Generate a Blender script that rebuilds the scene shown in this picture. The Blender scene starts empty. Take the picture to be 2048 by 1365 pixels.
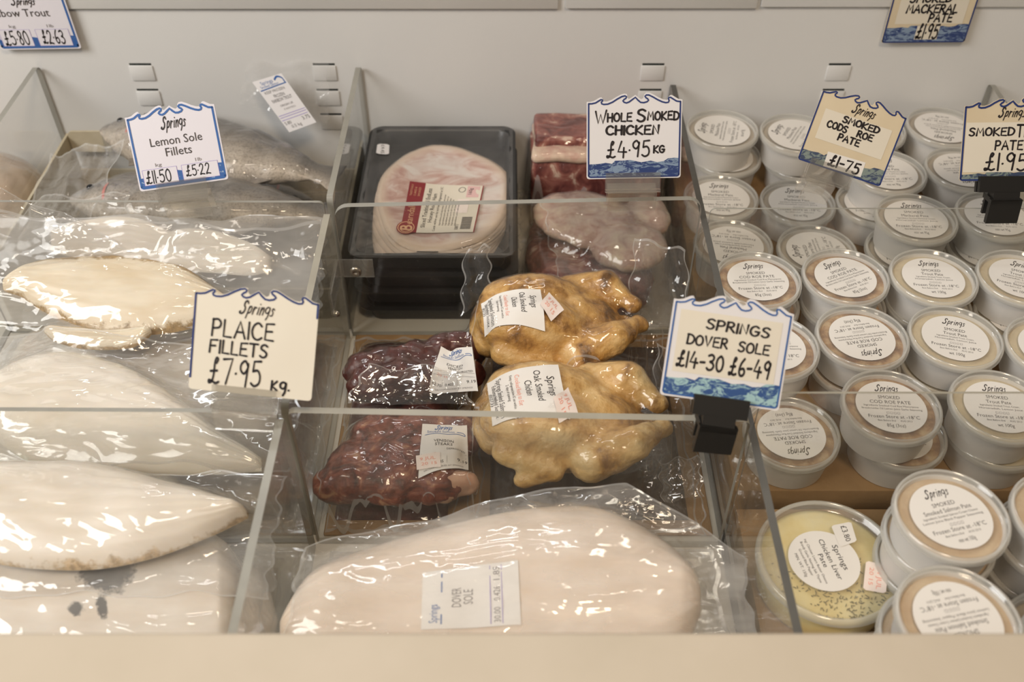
import bpy, bmesh, math, random
import numpy as np
from mathutils import Vector, Matrix, noise
from mathutils.bvhtree import BVHTree

random.seed(7)
SC = bpy.context.scene
COL = SC.collection
# ------------------------------------------------------------------ camera, world, lights, exposure
PITCH = math.radians(44.2)
FPX = 1984.0
CAMZ = 1.5
cam = bpy.data.cameras.new('camera')
cam.sensor_width = 36.0
cam.lens = FPX / 2048 * 36
cam.clip_start = 0.02
cam.dof.use_dof = True
cam.dof.focus_distance = 0.90
cam.dof.aperture_fstop = 5.0
cam_o = bpy.data.objects.new('camera', cam)
cam_o.location = (0, 0, CAMZ)
cam_o.rotation_euler = (math.pi / 2 - PITCH, 0, 0)
COL.objects.link(cam_o)
SC.camera = cam_o

SC.view_settings.view_transform = 'Standard'
SC.view_settings.look = 'None'
SC.view_settings.gamma = 1.0
SC.view_settings.use_curve_mapping = False
SC.view_settings.exposure = -0.10
SC.cycles.transparent_max_bounces = 40
SC.cycles.max_bounces = 8
SC.cycles.diffuse_bounces = 4
SC.cycles.glossy_bounces = 3
SC.cycles.caustics_reflective = False
SC.cycles.caustics_refractive = False

w = bpy.data.worlds.new('world')
SC.world = w
w.use_nodes = True
w.node_tree.nodes['Background'].inputs[0].default_value = (1.0, 0.93, 0.85, 1)
w.node_tree.nodes['Background'].inputs[1].default_value = 0.115


def area(name, loc, target, sx, sy, power, col):
    l = bpy.data.lights.new(name, 'AREA')
    l.shape = 'RECTANGLE'
    l.size, l.size_y = sx, sy
    l.energy = power
    l.color = col
    o = bpy.data.objects.new(name, l)
    o.location = loc
    d = Vector(target) - Vector(loc)
    o.rotation_euler = d.to_track_quat('-Z', 'Y').to_euler()
    COL.objects.link(o)
    return o


area('shop_window_light', (-1.6, -0.15, 2.25), (-0.35, 0.9, 0.9), 1.1, 0.9, 40, (1.0, 0.985, 0.955))
area('ceiling_tube', (-0.45, 1.95, 2.75), (-0.2, 0.5, 0.9), 1.1, 0.07, 8, (0.95, 0.98, 1.0))
area('ceiling_tube', (0.55, 1.45, 2.7), (0.2, 0.5, 0.9), 0.06, 0.8, 4, (1.0, 0.90, 0.76))
area('ceiling_spot', (0.25, -0.35, 2.6), (0.1, 0.5, 0.85), 0.3, 0.3, 13.5, (1.0, 0.79, 0.56))
area('ceiling_spot', (-0.5, -0.2, 2.6), (-0.4, 0.55, 0.85), 0.25, 0.25, 3.2, (1.0, 0.90, 0.78))

# ------------------------------------------------------------------ projection helpers
SP, CP = math.sin(PITCH), math.cos(PITCH)
CAM = Vector((0, 0, CAMZ))


def ray(u, v):
    dx = (u - 1024) / FPX
    dy = (682.5 - v) / FPX
    return Vector((dx, CP + dy * SP, -SP + dy * CP))


def at_z(u, v, z):
    d = ray(u, v)
    return CAM + d * ((z - CAMZ) / d.z)


def at_y(u, v, y):
    d = ray(u, v)
    return CAM + d * (y / d.y)


# ------------------------------------------------------------------ object helpers
def tag(o, label, cat, group=None, kind=None):
    if label: o['label'] = label
    if cat: o['category'] = cat
    if group: o['group'] = group
    if kind: o['kind'] = kind
    return o


def thing(name, loc, label, cat, group=None):
    o = bpy.data.objects.new(name, None)
    o.empty_display_size = 0.02
    o.location = loc
    COL.objects.link(o)
    return tag(o, label, cat, group)


def mesh_obj(name, verts, faces, mats, fm=None, parent=None, smooth=False, root=None, attr=None):
    """verts in world space; root = the Empty whose location is subtracted."""
    base = parent
    off = Vector((0, 0, 0))
    p = parent
    while p is not None:
        off += p.location
        p = p.parent
    me = bpy.data.meshes.new(name)
    me.from_pydata([tuple(Vector(v) - off) for v in verts], [], faces)
    if not isinstance(mats, (list, tuple)): mats = [mats]
    for m in mats: me.materials.append(m)
    if fm is not None:
        me.polygons.foreach_set('material_index', fm)
    if smooth:
        me.polygons.foreach_set('use_smooth', [True] * len(me.polygons))
    if attr:
        for k, vals in attr.items():
            a = me.attributes.new(k, 'FLOAT', 'POINT')
            a.data.foreach_set('value', vals)
    me.update()
    o = bpy.data.objects.new(name, me)
    COL.objects.link(o)
    if base is not None: o.parent = base
    return o


def box_vf(x0, x1, y0, y1, z0, z1):
    v = [(x0, y0, z0), (x1, y0, z0), (x1, y1, z0), (x0, y1, z0), (x0, y0, z1), (x1, y0, z1), (x1, y1, z1), (x0, y1, z1)]
    f = [(0, 3, 2, 1), (4, 5, 6, 7), (0, 1, 5, 4), (1, 2, 6, 5), (2, 3, 7, 6), (3, 0, 4, 7)]
    return v, f


class MB:
    def __init__(s): s.v, s.f, s.m = [], [], []

    def add(s, v, f, mi=0, M=None):
        n = len(s.v)
        s.v += [tuple(M @ Vector(p)) if M is not None else tuple(p) for p in v]
        s.f += [tuple(i + n for i in q) for q in f]
        s.m += ([mi] * len(f)) if isinstance(mi, int) else list(mi)
        return s

    def box(s, x0, x1, y0, y1, z0, z1, mi=0, M=None):
        v, f = box_vf(x0, x1, y0, y1, z0, z1)
        return s.add(v, f, mi, M)

    def lathe(s, prof, n=48, mi=0, M=None, closed=False):
        v, f, mm = [], [], []
        for r, z in prof:
            for k in range(n):
                a = 2 * math.pi * k / n
                v.append((r * math.cos(a), r * math.sin(a), z))
        P = len(prof)
        for i in range(P - 1):
            for k in range(n):
                f.append((i * n + k, i * n + (k + 1) % n, (i + 1) * n + (k + 1) % n, (i + 1) * n + k))
                mm.append(mi if isinstance(mi, int) else mi[i])
        return s.add(v, f, mm, M)

    def disc(s, r, z, n=48, mi=0, M=None):
        v = [(r * math.cos(2 * math.pi * k / n), r * math.sin(2 * math.pi * k / n), z) for k in range(n)]
        return s.add(v, [tuple(range(n))], mi, M)

    def build(s, name, mats, parent=None, smooth=False):
        return mesh_obj(name, s.v, s.f, mats, s.m, parent, smooth)


def autosmooth(o, deg=40):
    me = o.data
    me.polygons.foreach_set('use_smooth', [True] * len(me.polygons))
    bm = bmesh.new(); bm.from_mesh(me)
    for e in bm.edges:
        e.smooth = not (len(e.link_faces) == 2 and e.calc_face_angle(0) > math.radians(deg))
    bm.to_mesh(me); bm.free()
    return o


def bevel(o, w, seg=2):
    bm = bmesh.new(); bm.from_mesh(o.data)
    bmesh.ops.bevel(bm, geom=bm.edges[:], offset=w, segments=seg, affect='EDGES', profile=0.5)
    bm.to_mesh(o.data); bm.free()
    return autosmooth(o, 25)


# ------------------------------------------------------------------ materials
def new_mat(name):
    m = bpy.data.materials.new(name)
    m.use_nodes = True
    nt = m.node_tree
    nt.nodes.clear()
    out = nt.nodes.new('ShaderNodeOutputMaterial')
    return m, nt, out


def N(nt, typ, **kw):
    n = nt.nodes.new(typ)
    for k, v in kw.items():
        if k in n.inputs.keys() if isinstance(k, str) else False:
            n.inputs[k].default_value = v
        else:
            setattr(n, k, v)
    return n


def ramp(nt, stops):
    r = nt.nodes.new('ShaderNodeValToRGB')
    cr = r.color_ramp
    while len(cr.elements) < len(stops): cr.elements.new(0.5)
    for e, (p, c) in zip(cr.elements, stops):
        e.position = p
        e.color = (*c, 1)
    return r


def texco(nt, scale=(1, 1, 1), rot=(0, 0, 0)):
    tc = nt.nodes.new('ShaderNodeTexCoord')
    mp = nt.nodes.new('ShaderNodeMapping')
    mp.inputs['Scale'].default_value = scale
    mp.inputs['Rotation'].default_value = rot
    nt.links.new(tc.outputs['Object'], mp.inputs['Vector'])
    return mp


def noise_n(nt, vec, scale, detail=4, rough=0.55, dist=0.0):
    n = nt.nodes.new('ShaderNodeTexNoise')
    n.inputs['Scale'].default_value = scale
    n.inputs['Detail'].default_value = detail
    n.inputs['Roughness'].default_value = rough
    n.inputs['Distortion'].default_value = dist
    nt.links.new(vec.outputs[0], n.inputs['Vector'])
    return n


def surf(name, stops, scale=30, rough=0.5, spec=0.5, bump=0.0, bscale=None, tscale=(1, 1, 1), detail=5, dist=0.0, sss=0.0, coat=0.0):
    """Opaque material: noise-driven colour ramp + optional bump."""
    m, nt, out = new_mat(name)
    p = nt.nodes.new('ShaderNodeBsdfPrincipled')
    nt.links.new(p.outputs[0], out.inputs[0])
    p.inputs['Roughness'].default_value = rough
    p.inputs['Specular IOR Level'].default_value = spec
    p.inputs['Coat Weight'].default_value = coat
    p.inputs['Coat Roughness'].default_value = 0.12
    if sss:
        p.inputs['Subsurface Weight'].default_value = sss
        p.inputs['Subsurface Radius'].default_value = (0.01, 0.006, 0.004)
    vec = texco(nt, tscale)
    if len(stops) == 1:
        p.inputs['Base Color'].default_value = (*stops[0][1], 1)
    else:
        n = noise_n(nt, vec, scale, detail, 0.6, dist)
        r = ramp(nt, stops)
        nt.links.new(n.outputs['Fac'], r.inputs[0])
        nt.links.new(r.outputs[0], p.inputs['Base Color'])
    if bump:
        nb = noise_n(nt, vec, bscale or scale * 2, 4)
        b = nt.nodes.new('ShaderNodeBump')
        b.inputs['Strength'].default_value = 1.0
        b.inputs['Distance'].default_value = bump
        nt.links.new(nb.outputs['Fac'], b.inputs['Height'])
        nt.links.new(b.outputs[0], p.inputs['Normal'])
    return m


def flat(name, c, rough=0.5, spec=0.4):
    return surf(name, [(0, c)], rough=rough, spec=spec)


def film(name, milk=0.06, f0=0.06, rough=0.06, tint=(1, 1, 1), bump=0.0, bscale=60, milkcol=(0.9, 0.9, 0.9), fpow=4.0, fmax=0.75, tscale=(1, 1, 1), patch=0.0):
    """Thin clear plastic: transparent + mirror sheen by view angle + a little white haze."""
    m, nt, out = new_mat(name)
    L = nt.links.new
    tr = nt.nodes.new('ShaderNodeBsdfTransparent'); tr.inputs[0].default_value = (*tint, 1)
    gl = nt.nodes.new('ShaderNodeBsdfGlossy'); gl.inputs[0].default_value = (1, 1, 1, 1); gl.inputs['Roughness'].default_value = rough
    df = nt.nodes.new('ShaderNodeBsdfDiffuse'); df.inputs[0].default_value = (*milkcol, 1)
    tl = nt.nodes.new('ShaderNodeBsdfTranslucent'); tl.inputs[0].default_value = (*milkcol, 1)
    dm = nt.nodes.new('ShaderNodeMixShader'); dm.inputs[0].default_value = 0.35
    L(df.outputs[0], dm.inputs[1]); L(tl.outputs[0], dm.inputs[2])
    lw = nt.nodes.new('ShaderNodeLayerWeight'); lw.inputs['Blend'].default_value = 0.5
    vec = texco(nt, tscale)
    if bump:
        nb = noise_n(nt, vec, bscale, 2, 0.5, 1.0)
        b = nt.nodes.new('ShaderNodeBump'); b.inputs['Strength'].default_value = 1.0; b.inputs['Distance'].default_value = bump
        sb = nt.nodes.new('ShaderNodeMath'); sb.operation = 'SUBTRACT'; sb.inputs[1].default_value = 0.5; L(nb.outputs['Fac'], sb.inputs[0])
        ab = nt.nodes.new('ShaderNodeMath'); ab.operation = 'ABSOLUTE'; L(sb.outputs[0], ab.inputs[0])
        L(ab.outputs[0], b.inputs['Height'])
        L(b.outputs[0], gl.inputs['Normal']); L(b.outputs[0], lw.inputs['Normal'])
    pw = nt.nodes.new('ShaderNodeMath'); pw.operation = 'POWER'; pw.inputs[1].default_value = fpow
    L(lw.outputs['Facing'], pw.inputs[0])
    mr = nt.nodes.new('ShaderNodeMapRange'); mr.inputs['To Min'].default_value = f0; mr.inputs['To Max'].default_value = fmax
    L(pw.outputs[0], mr.inputs['Value'])
    m1 = nt.nodes.new('ShaderNodeMixShader')
    L(mr.outputs[0], m1.inputs[0]); L(tr.outputs[0], m1.inputs[1]); L(gl.outputs[0], m1.inputs[2])
    m2 = nt.nodes.new('ShaderNodeMixShader'); m2.inputs[0].default_value = milk
    if patch:
        n2 = noise_n(nt, vec, 22, 3)
        r2 = nt.nodes.new('ShaderNodeMapRange'); r2.inputs['From Min'].default_value = 0.35; r2.inputs['From Max'].default_value = 0.7
        r2.inputs['To Min'].default_value = max(0, milk - patch); r2.inputs['To Max'].default_value = milk + patch
        L(n2.outputs['Fac'], r2.inputs['Value']); L(r2.outputs[0], m2.inputs[0])
    L(m1.outputs[0], m2.inputs[1]); L(dm.outputs[0], m2.inputs[2])
    L(m2.outputs[0], out.inputs[0])
    return m


M = {}
M['panel'] = surf('painted_panel', [(0.3, (0.685, 0.68, 0.67)), (0.7, (0.72, 0.715, 0.705))], 3, 0.35, 0.4, 0.0001, 400)
M['plate'] = surf('ticket_rail', [(0.3, (0.62, 0.61, 0.59)), (0.7, (0.66, 0.65, 0.63))], 6, 0.3, 0.5)
M['ledge'] = surf('beige_laminate', [(0.3, (0.545, 0.475, 0.375)), (0.7, (0.585, 0.51, 0.41))], 14, 0.45, 0.4)
M['floorm'] = surf('tray_base', [(0.3, (0.58, 0.55, 0.48)), (0.7, (0.65, 0.62, 0.55))], 9, 0.4, 0.4)
M['dark'] = flat('slot_shade', (0.012, 0.016, 0.014), 0.8)  # near-black colour for the shade inside the wall slots
M['acr'] = film('acrylic_sheet', 0.018, 0.035, 0.02, (0.95, 0.95, 0.94), milkcol=(0.75, 0.72, 0.66), fpow=4.5)
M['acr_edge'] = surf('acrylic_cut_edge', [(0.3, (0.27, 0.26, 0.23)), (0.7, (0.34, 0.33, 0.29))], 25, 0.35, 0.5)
M['acr_edge_shaded'] = surf('acrylic_cut_edge_shaded', [(0.3, (0.07, 0.068, 0.062)), (0.7, (0.1, 0.095, 0.085))], 25, 0.35, 0.5)  # same cut edge, shade put into the colour
M['acr_edge_lit'] = surf('acrylic_cut_edge_lit', [(0.3, (0.31, 0.285, 0.23)), (0.7, (0.37, 0.345, 0.28))], 25, 0.35, 0.5)  # same cut edge, front light put into the colour
M['clip_clear'] = film('clear_clip', 0.07, 0.10, 0.06, (0.95, 0.94, 0.92), milkcol=(0.8, 0.77, 0.72))
M['clip_black'] = flat('black_plastic', (0.014, 0.013, 0.012), 0.45)
M['steel'] = surf('screw_steel', [(0, (0.5, 0.46, 0.4))], rough=0.3)
for n_ in ('steel',):
    M[n_].node_tree.nodes['Principled BSDF'].inputs['Metallic'].default_value = 1.0
M['card_white'] = flat('card_white', (0.78, 0.76, 0.77), 0.35)
M['card_lilac'] = flat('card_lilac', (0.74, 0.71, 0.76), 0.3)
M['card_cream'] = surf('card_cream', [(0.3, (0.66, 0.55, 0.38)), (0.7, (0.72, 0.62, 0.45))], 18, 0.4)
M['card_ivory'] = surf('card_ivory', [(0.3, (0.76, 0.70, 0.59)), (0.7, (0.80, 0.75, 0.64))], 10, 0.4)
M['paper'] = flat('sticker_paper', (0.80, 0.77, 0.73), 0.5)
M['paper_beige'] = flat('sticker_beige', (0.74, 0.68, 0.57), 0.5)
M['ink'] = flat('ink_black', (0.018, 0.014, 0.016), 0.5)
M['ink_soft'] = flat('ink_soft_black', (0.060, 0.050, 0.048), 0.6)
M['ink_grey'] = flat('ink_grey', (0.25, 0.23, 0.23), 0.6)
M['navy'] = flat('print_navy', (0.025, 0.045, 0.17), 0.4)
M['blue'] = flat('print_blue', (0.035, 0.12, 0.36), 0.4)
M['purple'] = flat('print_purple', (0.33, 0.26, 0.56), 0.4)
M['red'] = flat('print_red', (0.85, 0.36, 0.28), 0.5)
M['maroon'] = flat('print_maroon', (0.25, 0.022, 0.028), 0.4)
M['gold'] = flat('print_gold', (0.72, 0.42, 0.24), 0.4)
M['pinkp'] = flat('print_pink', (0.72, 0.47, 0.45), 0.4)
M['price_peach'] = flat('price_peach', (0.85, 0.74, 0.68), 0.5)


def sea(name, dark, light, thr=0.5):
    m, nt, out = new_mat(name)
    p = nt.nodes.new('ShaderNodeBsdfPrincipled'); p.inputs['Roughness'].default_value = 0.4
    nt.links.new(p.outputs[0], out.inputs[0])
    vec = texco(nt, (75, 75, 210))
    n = noise_n(nt, vec, 1.0, 6, 0.72, 1.2)
    r = ramp(nt, [(thr - 0.03, dark), (thr + 0.02, light)])
    nt.links.new(n.outputs['Fac'], r.inputs[0]); nt.links.new(r.outputs[0], p.inputs['Base Color'])
    return m


M['sea_teal'] = sea('sea_print_teal', (0.035, 0.09, 0.26), (0.36, 0.55, 0.58))
M['sea_navy'] = sea('sea_print_navy', (0.025, 0.05, 0.17), (0.22, 0.30, 0.42))
M['sea_grey'] = sea('sea_print_faded', (0.05, 0.07, 0.13), (0.22, 0.27, 0.25))
M['sea_blue'] = sea('sea_print_blue', (0.03, 0.11, 0.34), (0.50, 0.63, 0.72), 0.60)

# ------------------------------------------------------------------ lettering
GL = {
 'A': "0,0 .35,1 .7,0|.13,.36 .58,.36", 'C': "~.62,.82 .4,1 .12,.85 0,.5 .1,.14 .38,0 .65,.14",
 'D': "0,0 .05,1|~0,.98 .35,.95 .62,.7 .62,.35 .4,.06 0,0", 'E': ".55,1 .05,.97 0,.03 .55,0|.03,.52 .45,.54",
 'F': ".6,1 .05,.97 0,0|.03,.52 .45,.54", 'G': "~.6,.85 .38,1 .1,.82 0,.45 .12,.1 .4,0 .62,.2 .62,.45|.38,.45 .68,.45",
 'H': "0,0 .02,1|.55,0 .57,1|0,.5 .57,.52", 'I': "0,0 .02,1", 'K': "0,0 .03,1|.58,1 .04,.45 .6,0",
 'L': ".03,1 0,.02 .5,0", 'M': "0,0 .12,1 .38,.35 .66,1 .76,0", 'N': "0,0 .06,1 .5,.02 .56,1",
 'O': "~.32,1 .08,.8 0,.45 .1,.1 .34,0 .58,.15 .66,.5 .56,.85 .32,1", 'P': "0,0 .05,1|~.02,.95 .35,1 .55,.8 .45,.52 .05,.45",
 'R': "0,0 .05,1|~.02,.95 .35,1 .5,.8 .4,.55 .05,.48|.2,.5 .58,0", 'S': "~.55,.88 .35,1 .1,.9 .08,.66 .35,.5 .52,.3 .42,.06 .18,0 0,.12",
 'T': "0,1 .66,1|.33,1 .3,0", 'U': "~0,1 .02,.3 .25,0 .5,.25 .54,1", 'V': "0,1 .28,0 .6,1", 'W': "0,1 .22,0 .45,.75 .66,0 .98,1.08",
 'B': "0,0 .05,1|~.02,.97 .35,1 .5,.8 .4,.58 .05,.52 .4,.5 .58,.28 .42,.03 0,0",
 '£': "~.42,.8 .5,.95 .4,1 .32,.8 .3,.4 .22,.08 .05,0 .03,.1 .2,.08 .42,0 .6,.06|.1,.46 .48,.5",
 '0': "~.28,1 .06,.8 0,.45 .1,.1 .28,0 .46,.15 .52,.5 .44,.85 .28,1", '1': "0,0 .03,1",
 '2': "~.03,.8 .15,.98 .36,.98 .46,.8 .35,.5 0,.02 .2,.06 .55,0", '3': "~.05,.92 .3,1 .48,.85 .4,.62 .2,.54 .42,.46 .52,.25 .38,.04 .15,0 0,.1",
 '4': ".25,1 0,.35 .6,.33|.42,.6 .38,-.02", '5': ".52,1 .12,.97 .08,.58|~.08,.58 .35,.62 .5,.4 .45,.12 .2,0 0,.1",
 '6': "~.35,1 .12,.7 .02,.3 .12,.03 .35,.02 .46,.22 .34,.42 .1,.36", '7': "0,.95 .52,1 .2,0",
 '8': "~.42,.85 .25,1 .08,.85 .15,.62 .38,.42 .45,.18 .25,0 .05,.15 .12,.4 .36,.62 .42,.85",
 '9': "~.45,.8 .28,1 .05,.85 .05,.62 .25,.5 .44,.72 .46,.9 .42,.5 .36,0", '-': "0,.45 .34,.47", '.': "0,.42 .02,.43", ',': "0,.06 .02,.07",
 'g': "~.45,.6 .25,.7 .05,.55 .05,.3 .25,.18 .42,.35 .46,.65 .42,0 .28,-.35", 'k': "0,0 .03,.7|.4,.7 .04,.3 .42,0",
 's': "~.34,.52 .18,.62 .1,.46 .24,.3 .22,.04 .02,.02", 'p': ".08,.62 -.06,-.36|~.03,.4 .22,.64 .36,.5 .3,.16 .06,.06",
 'r': ".08,.62 .02,0|~.05,.3 .2,.58 .34,.54", 'i': ".08,.6 .04,.02|.12,.86 .13,.88", 'n': ".06,.62 .01,0|~.05,.34 .24,.62 .34,.5 .32,.02",
 'y': ".0,.6 .2,.1|.42,.62 .08,-.35",
 '$': "~.62,.86 .5,1.05 .28,.95 .26,.68 .42,.48 .40,.16 .16,-.02 -.08,.06 .0,.16",
}
EXTRA_PEN = {'$': 1.35}


def catmull(pts, n=5):
    out = []
    P = [pts[0]] + pts + [pts[-1]]
    for i in range(1, len(P) - 2):
        a, b, c, d = [np.array(q) for q in P[i - 1:i + 3]]
        for k in range(n):
            t = k / n
            out.append(tuple(0.5 * (2 * b + (c - a) * t + (2 * a - 5 * b + 4 * c - d) * t * t + (3 * b - a - 3 * c + d) * t ** 3)))
    out.append(tuple(pts[-1]))
    return out


def ribbon(pts, w, caps=True):
    """flat pen stroke of width w along 2-D points -> verts2d, faces"""
    P = [np.array(p, float) for p in pts]
    Q = [P[0]]
    for p in P[1:]:
        if np.linalg.norm(p - Q[-1]) > 1e-7: Q.append(p)
    if len(Q) == 1: Q.append(Q[0] + np.array([w * 0.2, 0]))
    v, f = [], []
    h = w / 2
    T = []
    for i in range(len(Q)):
        if i == 0: d = Q[1] - Q[0]
        elif i == len(Q) - 1: d = Q[-1] - Q[-2]
        else:
            d1 = Q[i] - Q[i - 1]; d2 = Q[i + 1] - Q[i]
            d = d1 / np.linalg.norm(d1) + d2 / np.linalg.norm(d2)
            if np.linalg.norm(d) < 0.3: d = d2
        T.append(d / np.linalg.norm(d))
    for q, t in zip(Q, T):
        nrm = np.array([-t[1], t[0]])
        v += [tuple(q + nrm * h), tuple(q - nrm * h)]
    for i in range(len(Q) - 1):
        f.append((2 * i + 1, 2 * i + 3, 2 * i + 2, 2 * i))
    if caps:
        for q, t, sgn in ((Q[0], -T[0], 1), (Q[-1], T[-1], 1)):
            nrm = np.array([-t[1], t[0]])
            n0 = len(v)
            for k in range(7):
                a = -math.pi / 2 + math.pi * k / 6
                v.append(tuple(q + t * math.cos(a) * h + nrm * math.sin(a) * h))
            f.append(tuple(range(n0, n0 + 7)))
    return v, f


def stroke_text(s, h=1.0, pen=0.12, gap=0.22, shear=0.0, small=1.0, jitter=0.0):
    v, f = [], []
    x = 0.0
    rnd = random.Random(sum(map(ord, s)))
    for i, ch in enumerate(s):
        if ch == ' ':
            x += 0.5; continue
        if ch not in GL:
            continue
        sc = 1.0
        dyj = rnd.uniform(-jitter, jitter)
        wmax = 0
        for st in GL[ch].split('|'):
            sm = st[0] == '~'
            pts = [tuple(map(float, q.split(','))) for q in st.lstrip('~').split()]
            wmax = max(wmax, max(p[0] for p in pts))
            if sm: pts = catmull(pts, 5)
            pts = [((x + p[0] * sc + shear * p[1]), p[1] * sc + dyj) for p in pts]
            vv, ff = ribbon(pts, pen * EXTRA_PEN.get(ch, 1))
            n = len(v)
            v += vv; f += [tuple(k + n for k in q) for q in ff]
        x += wmax + gap
    return [(a * h, b * h) for a, b in v], f


_tc = {}


def font_text(s, bold=False):
    key = s
    if key in _tc: return _tc[key]
    cu = bpy.data.curves.new('t', 'FONT')
    cu.body = s
    cu.resolution_u = 2
    o = bpy.data.objects.new('t', cu)
    COL.objects.link(o)
    dg = bpy.context.evaluated_depsgraph_get()
    me = bpy.data.meshes.new_from_object(o.evaluated_get(dg))
    v = [(p.co.x, p.co.y) for p in me.vertices]
    f = [tuple(p.vertices) for p in me.polygons]
    bpy.data.objects.remove(o); bpy.data.curves.remove(cu); bpy.data.meshes.remove(me)
    _tc[key] = (v, f)
    return _tc[key]


class Sheet:
    """Flat printed sheet laid out in 2-D (x right, y up); layer = stacking order; mapped to 3-D at the end."""
    def __init__(s): s.items = []; s.mats = []

    def mi(s, m):
        if m not in s.mats: s.mats.append(m)
        return s.mats.index(m)

    def poly(s, pts, m, layer): s.items.append(([tuple(p) for p in pts], [tuple(range(len(pts)))], s.mi(m), layer))

    def grid(s, x0, x1, y0, y1, m, layer, nx=10, ny=10):
        v = [(x0 + (x1 - x0) * i / nx, y0 + (y1 - y0) * j / ny) for j in range(ny + 1) for i in range(nx + 1)]
        f = [(j * (nx + 1) + i, j * (nx + 1) + i + 1, (j + 1) * (nx + 1) + i + 1, (j + 1) * (nx + 1) + i) for j in range(ny) for i in range(nx)]
        s.items.append((v, f, s.mi(m), layer))

    def raw(s, v, f, m, layer): s.items.append((v, f, s.mi(m), layer))

    def rect(s, x0, x1, y0, y1, m, layer, rot=0):
        cx, cy = (x0 + x1) / 2, (y0 + y1) / 2
        c, sn = math.cos(rot), math.sin(rot)
        s.poly([(cx + (x - cx) * c - (y - cy) * sn, cy + (x - cx) * sn + (y - cy) * c) for x, y in ((x0, y0), (x1, y0), (x1, y1), (x0, y1))], m, layer)

    def line(s, pts, w, m, layer): s.raw(*ribbon(pts, w), m, layer)

    def frame(s, x0, x1, y0, y1, w, m, layer): s.line([(x0, y0), (x1, y0), (x1, y1), (x0, y1), (x0, y0)], w, m, layer)

    def put(s, v, f, x0, x1, y, h, m, layer, rot=0.0, clip=None):
        """fit glyph mesh (cap height 1, baseline 0) into x0..x1 at baseline y with cap height h"""
        xs = [p[0] for p in v]
        a, b = min(xs), max(xs)
        k = (x1 - x0) / max(b - a, 1e-6)
        c, sn = math.cos(rot), math.sin(rot)
        vv = []
        for p in v:
            X, Y = (p[0] - a) * k, p[1] * h
            vv.append((x0 + X * c - Y * sn, y + X * sn + Y * c))
        if clip:
            ff = [q for q in f if all(clip(*vv[i]) for i in q)]
        else:
            ff = f
        s.raw(vv, ff, m, layer)

    def hand(s, t, x0, x1, y, h, m, layer, pen=0.13, rot=0.0, shear=0.0, jitter=0.03, gap=0.22):
        pen *= 1.3
        v, f = stroke_text(t, 1.0, pen, gap, shear, jitter=jitter)
        s.put(v, f, x0, x1, y, h, m, layer, rot)

    def type(s, t, x0, x1, y, h, m, layer, rot=0.0, clip=None):
        v, f = font_text(t)
        s.put([(a, b / 0.72) for a, b in v], f, x0, x1, y, h, m, layer, rot, clip)

    def script(s, x0, x1, y, h, m, layer, rot=0.0, pen=0.10):
        v, f = stroke_text('$prings', 1.0, pen, 0.17, 0.28)
        s.put(v, f, x0, x1, y, h, m, layer, rot)

    def build(s, name, fn, parent=None, smooth=False, dl=0.00012):
        V, F, MI = [], [], []
        for v, f, mi, layer in s.items:
            n = len(V)
            V += [fn(x, y, layer * dl) for x, y in v]
            F += [tuple(i + n for i in q) for q in f]
            MI += [mi] * len(f)
        return mesh_obj(name, V, F, s.mats, MI, parent, smooth)


# ------------------------------------------------------------------ the setting
FLOOR = 0.765
WALL_Y = 1.03
XL, XR = -0.95, 0.98
mb = MB().box(XL, XR, WALL_Y, WALL_Y + 0.04, FLOOR - 0.03, 1.32)
wall = mb.build('wall_back', [M['panel']]); tag(wall, None, None, None, 'structure')
fl = MB().box(XL, XR, 0.24, WALL_Y, FLOOR - 0.03, FLOOR).build('floor', [M['floorm']]); tag(fl, None, None, None, 'structure')
wf = MB().box(XL, XR, 0.225, 0.27, FLOOR - 0.03, 0.985).build('wall_front', [M['ledge']]); tag(wf, None, None, None, 'structure')
for nm, a, b in (('wall_left', XL - 0.04, XL), ('wall_right', XR, XR + 0.04)):
    o = MB().box(a, b, 0.05, WALL_Y + 0.04, FLOOR - 0.03, 1.0).build(nm, [M['panel']]); tag(o, None, None, None, 'structure')
led = MB().box(XL, XR, 0.02, 0.283, 0.985, 1.0).build('trim_1', [M['ledge']]); bevel(led, 0.004, 3); tag(led, None, None, None, 'structure')
# ticket plates along the top of the back panel
for k, (u0, u1, v) in enumerate(((-350, 1116, 15), (1130, 1512, 14), (1520, 2500, 11))):
    a, b = at_y(u0, v, WALL_Y), at_y(u1, v, WALL_Y)
    o = MB().box(a.x, b.x, WALL_Y - 0.0045, WALL_Y, (a.z + b.z) / 2, 1.10).build('trim_%d' % (k + 2), [M['plate']])
    bevel(o, 0.0012, 2); tag(o, None, None, None, 'structure')
# shelf-hook slots: shade inside the slit painted as a black strip, pressed tab below
for x in (-0.4235, -0.2145, 0.161, 0.3735, -0.80, 0.75):
    for z in (0.9385, 0.906, 0.8735):
        MB().box(x - 0.0125, x + 0.0125, WALL_Y - 0.0002, WALL_Y + 0.001, z - 0.0012, z + 0.0012).build('slot', [M['dark']], wall)
        o = MB().box(x - 0.0135, x + 0.0135, WALL_Y - 0.0018, WALL_Y + 0.002, z - 0.0205, z - 0.0013).build('slot_tab', [M['panel']], wall)
        bevel(o, 0.0012, 2)


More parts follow.
